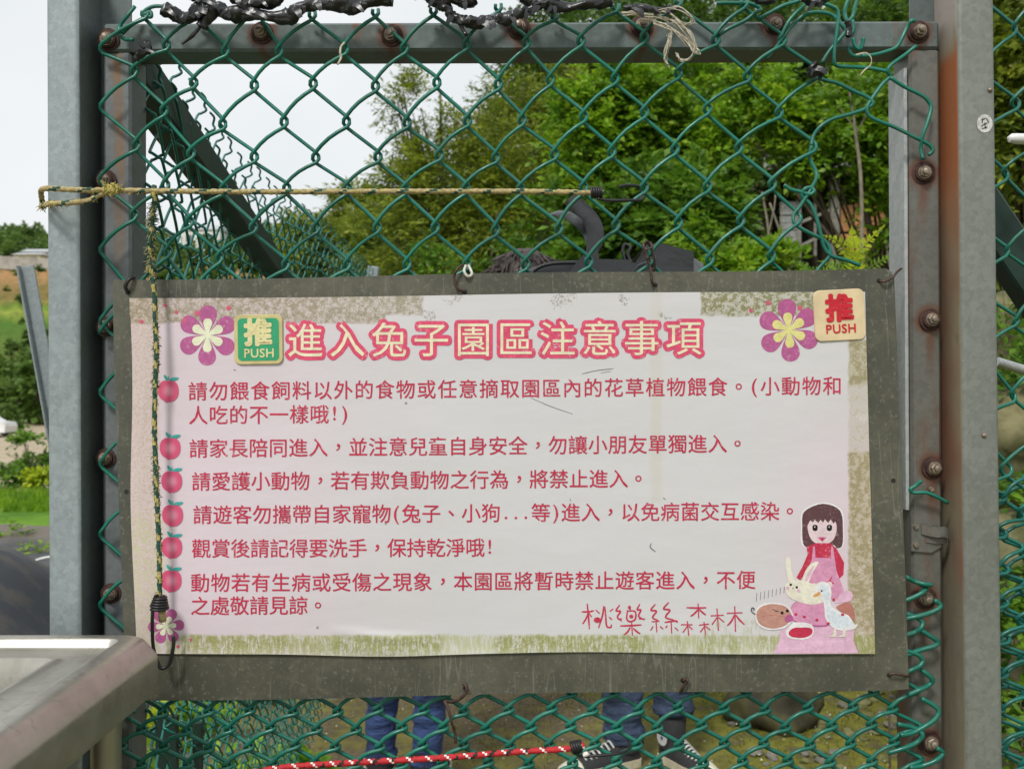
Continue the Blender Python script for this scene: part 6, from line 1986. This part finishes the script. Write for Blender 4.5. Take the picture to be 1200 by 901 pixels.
for k in range(9):
    y = rnd.uniform(1.9, 3.4); x = fx_bot(y) - rnd.uniform(.03, .4); z = rnd.uniform(.05, .14)
    e = bpy.data.objects.new('white_flower', None) if False else None
    m = M()
    for q in range(5):
        a = q * 1.257; m.add([(x, y, z), (x + .012 * math.cos(a - .4), y + .006 * math.sin(a), z + .012 * math.sin(a - .4)), (x + .017 * math.cos(a), y - .004, z + .017 * math.sin(a)), (x + .012 * math.cos(a + .4), y + .006, z + .012 * math.sin(a + .4))], [(0, 1, 2, 3)])
    m.tube([(x, y + .004, z), (x, y + .01, z * .5), (x, y, 0)], .0012, 4, mi=1)
    m.sphere((x, y - .004, z), .005, 6, 4, mi=2)
    o = m.build('white_flower', [MAT['white_plastic'], LM['mid'], LM['yellow']], None, (x, y, 0)); tag(o, 'small white flower among the weeds outside the side fence', 'flower', 'white flowers outside the side fence')

# ------------------------------------------------------------------ people behind the gate
def skin_obj(name, nodes, edges, mats, parent, sub=2, root=0, jit=0.0, seed=0):
    me = bpy.data.meshes.new(name)
    me.from_pydata([n[0] for n in nodes], edges, [])
    o = bpy.data.objects.new(name, me); COL.objects.link(o)
    o.modifiers.new('skin', 'SKIN').use_smooth_shade = True
    if not me.skin_vertices: 
        bpy.context.view_layer.objects.active = o; o.select_set(True)
    sv = me.skin_vertices[0].data
    for i, n in enumerate(nodes):
        r = n[1]; sv[i].radius = r if hasattr(r, '__len__') else (r, r); sv[i].use_root = (i == root)
    o.modifiers.new('sub', 'SUBSURF').levels = sub
    dg = bpy.context.evaluated_depsgraph_get(); dg.update()
    out = bpy.data.meshes.new_from_object(o.evaluated_get(dg))
    bpy.data.objects.remove(o); bpy.data.meshes.remove(me)
    out.name = name
    if jit:
        for v in out.vertices:
            z = v.co.z
            k = noise.noise(Vector((v.co.x * 9 + seed, v.co.y * 9, z * 24))) + .5 * noise.noise(Vector((v.co.x * 14, v.co.y * 14 + seed, z * 55)))
            v.co += v.normal * k * jit
    org = ORG[parent.name]
    out.transform(Matrix.Translation(-org))
    out.materials.clear(); out.materials.append(mats)
    out.polygons.foreach_set('use_smooth', [True] * len(out.polygons))
    return link(name, out, parent, org)
SKIN = plain('skin', (.48, .30, .21), .5, 0, .06, 20)
HAIR = plain('hair', (.045, .032, .028), .45, 0, .4, 150, .3)
def denim(name, c):
    g = G(name); n = g.noise(5, 5, .65, g.map((1, 1, 1.6))); w = g.noise(500, 2, .5)
    col = g.mix(g.step(n, .35, .65), tuple(x * .5 for x in c), tuple(x * 1.35 for x in c)); col = g.mix(g.mul(w, .25), col, (.15, .2, .3))
    g.bump(g.noise(9, 5, .65, g.map((1, 1, 3.4)), .6), .9, .03); return g.done(col, .85, 0, .2)
def person(label, feet, hip, chest, head, jean, jacket, shoulder_w=.36, hips_w=.17, rl=.06, facing=-1, hems=(.10, .10)):
    """feet: two (x,y) ankle spots; hip, chest, head: points"""
    e = empty('person', ((feet[0][0] + feet[1][0]) / 2, (feet[0][1] + feet[1][1]) / 2, 0), label, 'person')
    hip, chest, head = Vector(hip), Vector(chest), Vector(head)
    ln = (chest - hip)
    neck = chest + (head - chest) * .35
    N = [(hip, (.12, .09)), (hip + ln * .5, (.115, .085)), (chest, (.14, .095)), (neck, .05), (head + Vector((0, 0, -.09)), .062), (head, (.078, .088)), (head + Vector((0, 0, .07)), (.068, .075))]
    E_ = [(0, 1), (1, 2), (2, 3), (3, 4), (4, 5), (5, 6)]
    J_ = [(hip, (.15, .115))]; JE = []
    A = [(chest + Vector((0, 0, .0)), (.155, .115)), (hip + ln * .5, (.135, .105)), (hip + Vector((0, 0, .02)), (.16, .125))]; AE = [(0, 1), (1, 2)]
    for k, (fx, fy) in enumerate(feet):
        s = -1 if k == 0 else 1
        th = hip + Vector((s * hips_w / 2 * 1.0, 0, -.06)); kn = Vector(((th.x + fx) / 2 + s * .005, (th.y + fy) / 2 - .03 * -facing * -1, .48)); an = Vector((fx, fy, .09)); 
        b = len(N); N += [(th, .075), (kn, .052), ((kn + an) / 2 + Vector((0, .01, 0)), .045), (an, .034), (Vector((fx, fy + facing * .0, .05)), .035)]
        E_ += [(0, b), (b, b + 1), (b + 1, b + 2), (b + 2, b + 3), (b + 3, b + 4)]
        c = len(J_); J_ += [(th, .098), (kn, .072), ((kn + an) / 2 + Vector((0, .012, 0)), rl), (Vector((fx, fy, hems[k] + .03)), rl * .95), (Vector((fx, fy, hems[k])), rl * .98)]
        JE += [(0, c), (c, c + 1), (c + 1, c + 2), (c + 2, c + 3), (c + 3, c + 4)]
        sh = chest + Vector((s * shoulder_w / 2, 0, .06)); el = sh + Vector((s * .06, .02, -.28)); wr = el + Vector((-s * .03, facing * .14, -.20)); pl = wr + Vector((0, facing * .04, -.06))
        b = len(N); N += [(sh, .048), (el, .038), (wr, .026), (pl, (.034, .018))]; E_ += [(2, b), (b, b + 1), (b + 1, b + 2), (b + 2, b + 3)]
        for q in range(4):
            o1 = pl + Vector(((q - 1.5) * .018, 0, -.03)); o2 = o1 + Vector((0, facing * .012, -.028 - .004 * (1.5 - abs(q - 1.5)))); o3 = o2 + Vector((0, -facing * -.014, -.020))
            b2 = len(N); N += [(o1, .009), (o2, .0085), (o3, .007)]; E_ += [(b + 3, b2), (b2, b2 + 1), (b2 + 1, b2 + 2)]
        t1 = pl + Vector((-s * .032, facing * .012, .0)); t2 = t1 + Vector((-s * .012, facing * .012, -.03)); b2 = len(N); N += [(t1, .010), (t2, .008)]; E_ += [(b + 3, b2), (b2, b2 + 1)]
        a = len(A); A += [(sh, .068), (el, .056), (wr, .044)]; AE += [(0, a), (a, a + 1), (a + 1, a + 2)]
    skin_obj('body', N, E_, SKIN, e)
    skin_obj('jeans', J_, JE, jean, e, 4, jit=.013, seed=len(label))
    skin_obj('jacket', A, AE, jacket, e, 2, jit=.005)
    # face on the side the person looks to
    m = M(); d = Vector((0, facing, 0))
    m.sphere(head + d * .088 + Vector((0, 0, -.02)), (.011, .014, .02), 10, 6); 
    for s in (-1, 1):
        m.sphere(head + Vector((s * .078, 0, -.01)), (.012, .02, .032), 10, 6)
    m.build('nose_and_ears', SKIN, e, smooth=True)
    m = M()
    for s in (-1, 1): m.sphere(head + d * .080 + Vector((s * .03, 0, .01)), (.012, .008, .006), 8, 6)
    m.sphere(head + d * .080 + Vector((0, 0, -.055)), (.022, .006, .006), 8, 6)
    m.build('eyes_and_mouth', HAIR, e, smooth=True)
    return e, head
def hair(e, head, facing, length=.05, col=HAIR):
    m = M(); m.sphere(head + Vector((0, -facing * .014, .035)), (.098, .108, .102), 24, 16, jit=.15, seed=3)
    rnd = random.Random(6)
    for k in range(420):
        th = rnd.uniform(0, 1.9); ph = rnd.uniform(0, 6.283)
        d = Vector((math.sin(th) * math.cos(ph), math.sin(th) * math.sin(ph), math.cos(th)))
        if d.y * facing > .55 and d.z < .35: continue
        p = head + Vector((0, -facing * .014, .035)) + Vector((d.x * .094, d.y * .104, d.z * .098))
        t = Vector((d.x * .6 + rnd.uniform(-.5, .5), d.y * .6 + rnd.uniform(-.5, .5), -.5 + rnd.uniform(-.2, .3))).normalized()
        q1 = p + d * .010 + t * .02; q2 = p + d * .010 + t * rnd.uniform(.035, .035 + length)
        m.tube([p, q1, q2], [.004, .0034, .0008], 4)
    m.build('hair', col, e, smooth=True)
def shoe(e, x, y, yaw, L, canvas, label, patch=None, shaft=.13, toe='cap'):
    mt = Matrix.Translation((x, y, H(x, y))) @ Matrix.Rotation(yaw, 4, 'Z') @ Matrix.Translation((.11 * L, 0, 0))
    def T(p): return mt @ Vector(p)
    SL = L; st = [(-.26, .032, .075), (-.24, .038, .11), (-.10, .042, .115), (0, .043, .095), (.15, .046, .078), (.3, .050, .065), (.45, .048, .055), (.6, .040, .046), (.68, .028, .038), (.72, .008, .03)]
    m = M(); n = 14; vs = []
    for (u, hw, zt_) in st: 
        for k in range(n):
            a = math.pi * k / (n - 1); vs.append(T((u * SL, hw * math.cos(a), .02 + (zt_ - .02) * max(0.0, math.sin(a)) ** .8)))
    m.add(vs, [(q * n + k, (q + 1) * n + k, (q + 1) * n + k + 1, q * n + k + 1) for q in range(len(st) - 1) for k in range(n - 1)] + [tuple(range(n))])
    m.tube([T((-.12 * SL, 0, .06)), T((-.115 * SL, 0, .10)), T((-.11 * SL, 0, shaft)), T((-.11 * SL, 0, shaft + .004))], [.05, .047, .049, .044], 16)
    so = m.build('shoe', canvas, e, smooth=60, label=label)
    m = M(); out = [(u * SL, hw + .006) for u, hw, _ in [(-.28, .02, 0)] + st + [(.745, .0, 0)]]
    loop = [(a, b) for a, b in out] + [(a, -b) for a, b in reversed(out)]
    nn = len(loop); vs = [T((a, b, 0)) for a, b in loop] + [T((a, b, .030)) for a, b in loop]
    m.add(vs, [tuple(reversed(range(nn))), tuple(range(nn, 2 * nn))] + [(k, (k + 1) % nn, nn + (k + 1) % nn, nn + k) for k in range(nn)])
    m.build('sole', plain('cream_rubber', (.52, .47, .34), .6, 0, .15, 40), so)
    m = M(); vs = []; st2 = [(.50, .050, .056), (.6, .043, .051), (.68, .031, .043), (.735, .010, .032)]
    for (u, hw, zt_) in st2:
        for k in range(n): a = math.pi * k / (n - 1); vs.append(T((u * SL, hw * math.cos(a), .02 + (zt_ - .02) * max(0.0, math.sin(a)) ** .8)))
    m.add(vs, [(q * n + k, (q + 1) * n + k, (q + 1) * n + k + 1, q * n + k + 1) for q in range(3) for k in range(n - 1)]); m.build('toe_cap', plain('cream_toe', (.62, .58, .46), .55, 0, .1, 40), so, smooth=True)
    m = M()
    for k in range(7):
        u = .08 + .055 * k; z = .094 - .006 * k
        m.tube(catmull([T((u * SL, -.026, z - .012)), T(((u + .012) * SL, 0, z + .004)), T((u * SL, .026, z - .012))], 4), .0032, 6)
    m.build('laces', plain('lace_white', (.62, .62, .60), .8, 0, .2, 90), so, smooth=True)
    if patch:
        s = patch; c = (-.11 * SL + .0, s * .0505, .098)
        m = M(); m.add([T((c[0] + .027 * math.cos(a), s * (.0515), c[2] + .027 * math.sin(a))) for a in np.linspace(0, 6.283, 24, endpoint=False)], [tuple(range(24))])
        pt = m.build('ankle_patch', plain('patch_white', (.55, .55, .54), .6, 0, .1, 90), so)
        m = M(); m.add([T((c[0] + (.011 if q % 2 == 0 else .0046) * math.sin(q * math.pi / 5), s * .0525, c[2] + (.011 if q % 2 == 0 else .0046) * math.cos(q * math.pi / 5))) for q in range(10)], [tuple(range(10))])
        m.build('star', plain('star_blue', (.02, .05, .22), .6), so)
D1 = denim('denim_blue', (.030, .055, .16)); D2 = denim('denim_navy', (.030, .045, .085))
COAT1 = plain('dark_jacket', (.03, .035, .05), .85, 0, .3, 8, .2); COAT2 = plain('grey_jacket', (.12, .12, .13), .85, 0, .3, 8, .2)
k1 = 3.35
p1, hd = person('person in blue jeans with dark hair just above the board, left of the sneakers', [((446 - 600) / FPX * k1, k1), ((500 - 600) / FPX * k1, k1 - .05)], (-.33, k1, .95), (-.16, k1, 1.36), (.035, k1 + .02, 1.665), D1, COAT1, rl=.058, facing=1, hems=(.075, .075))
hair(p1, hd, 1)
BC = plain('black_canvas', (.022, .022, .024), .8, 0, .3, 90, .2)
shoe(p1, (446 - 600) / FPX * k1, k1 + .0, R(100), .26, BC, None)
shoe(p1, (500 - 600) / FPX * k1, k1 - .05, R(80), .26, BC, None)
k2 = 3.60
p2, hd = person('person in navy jeans and black canvas sneakers behind the right half of the board', [((731 - 600) / FPX * 3.58, 3.58), ((789 - 600) / FPX * k2, k2)], (.49, 3.56, .90), (.48, 3.56, 1.24), (.48, 3.54, 1.47), D2, COAT2, rl=.082, facing=-1, hems=(.055, .150))
hair(p2, hd, -1)
shoe(p2, (731 - 600) / FPX * 3.58, 3.56, R(207), .32, BC, 'black canvas sneaker pointing left with a cream toe cap')
shoe(p2, (788 - 600) / FPX * k2, k2 - .01, R(-58), .26, BC, 'black canvas high top with a star on the ankle patch', patch=-1, shaft=.17)
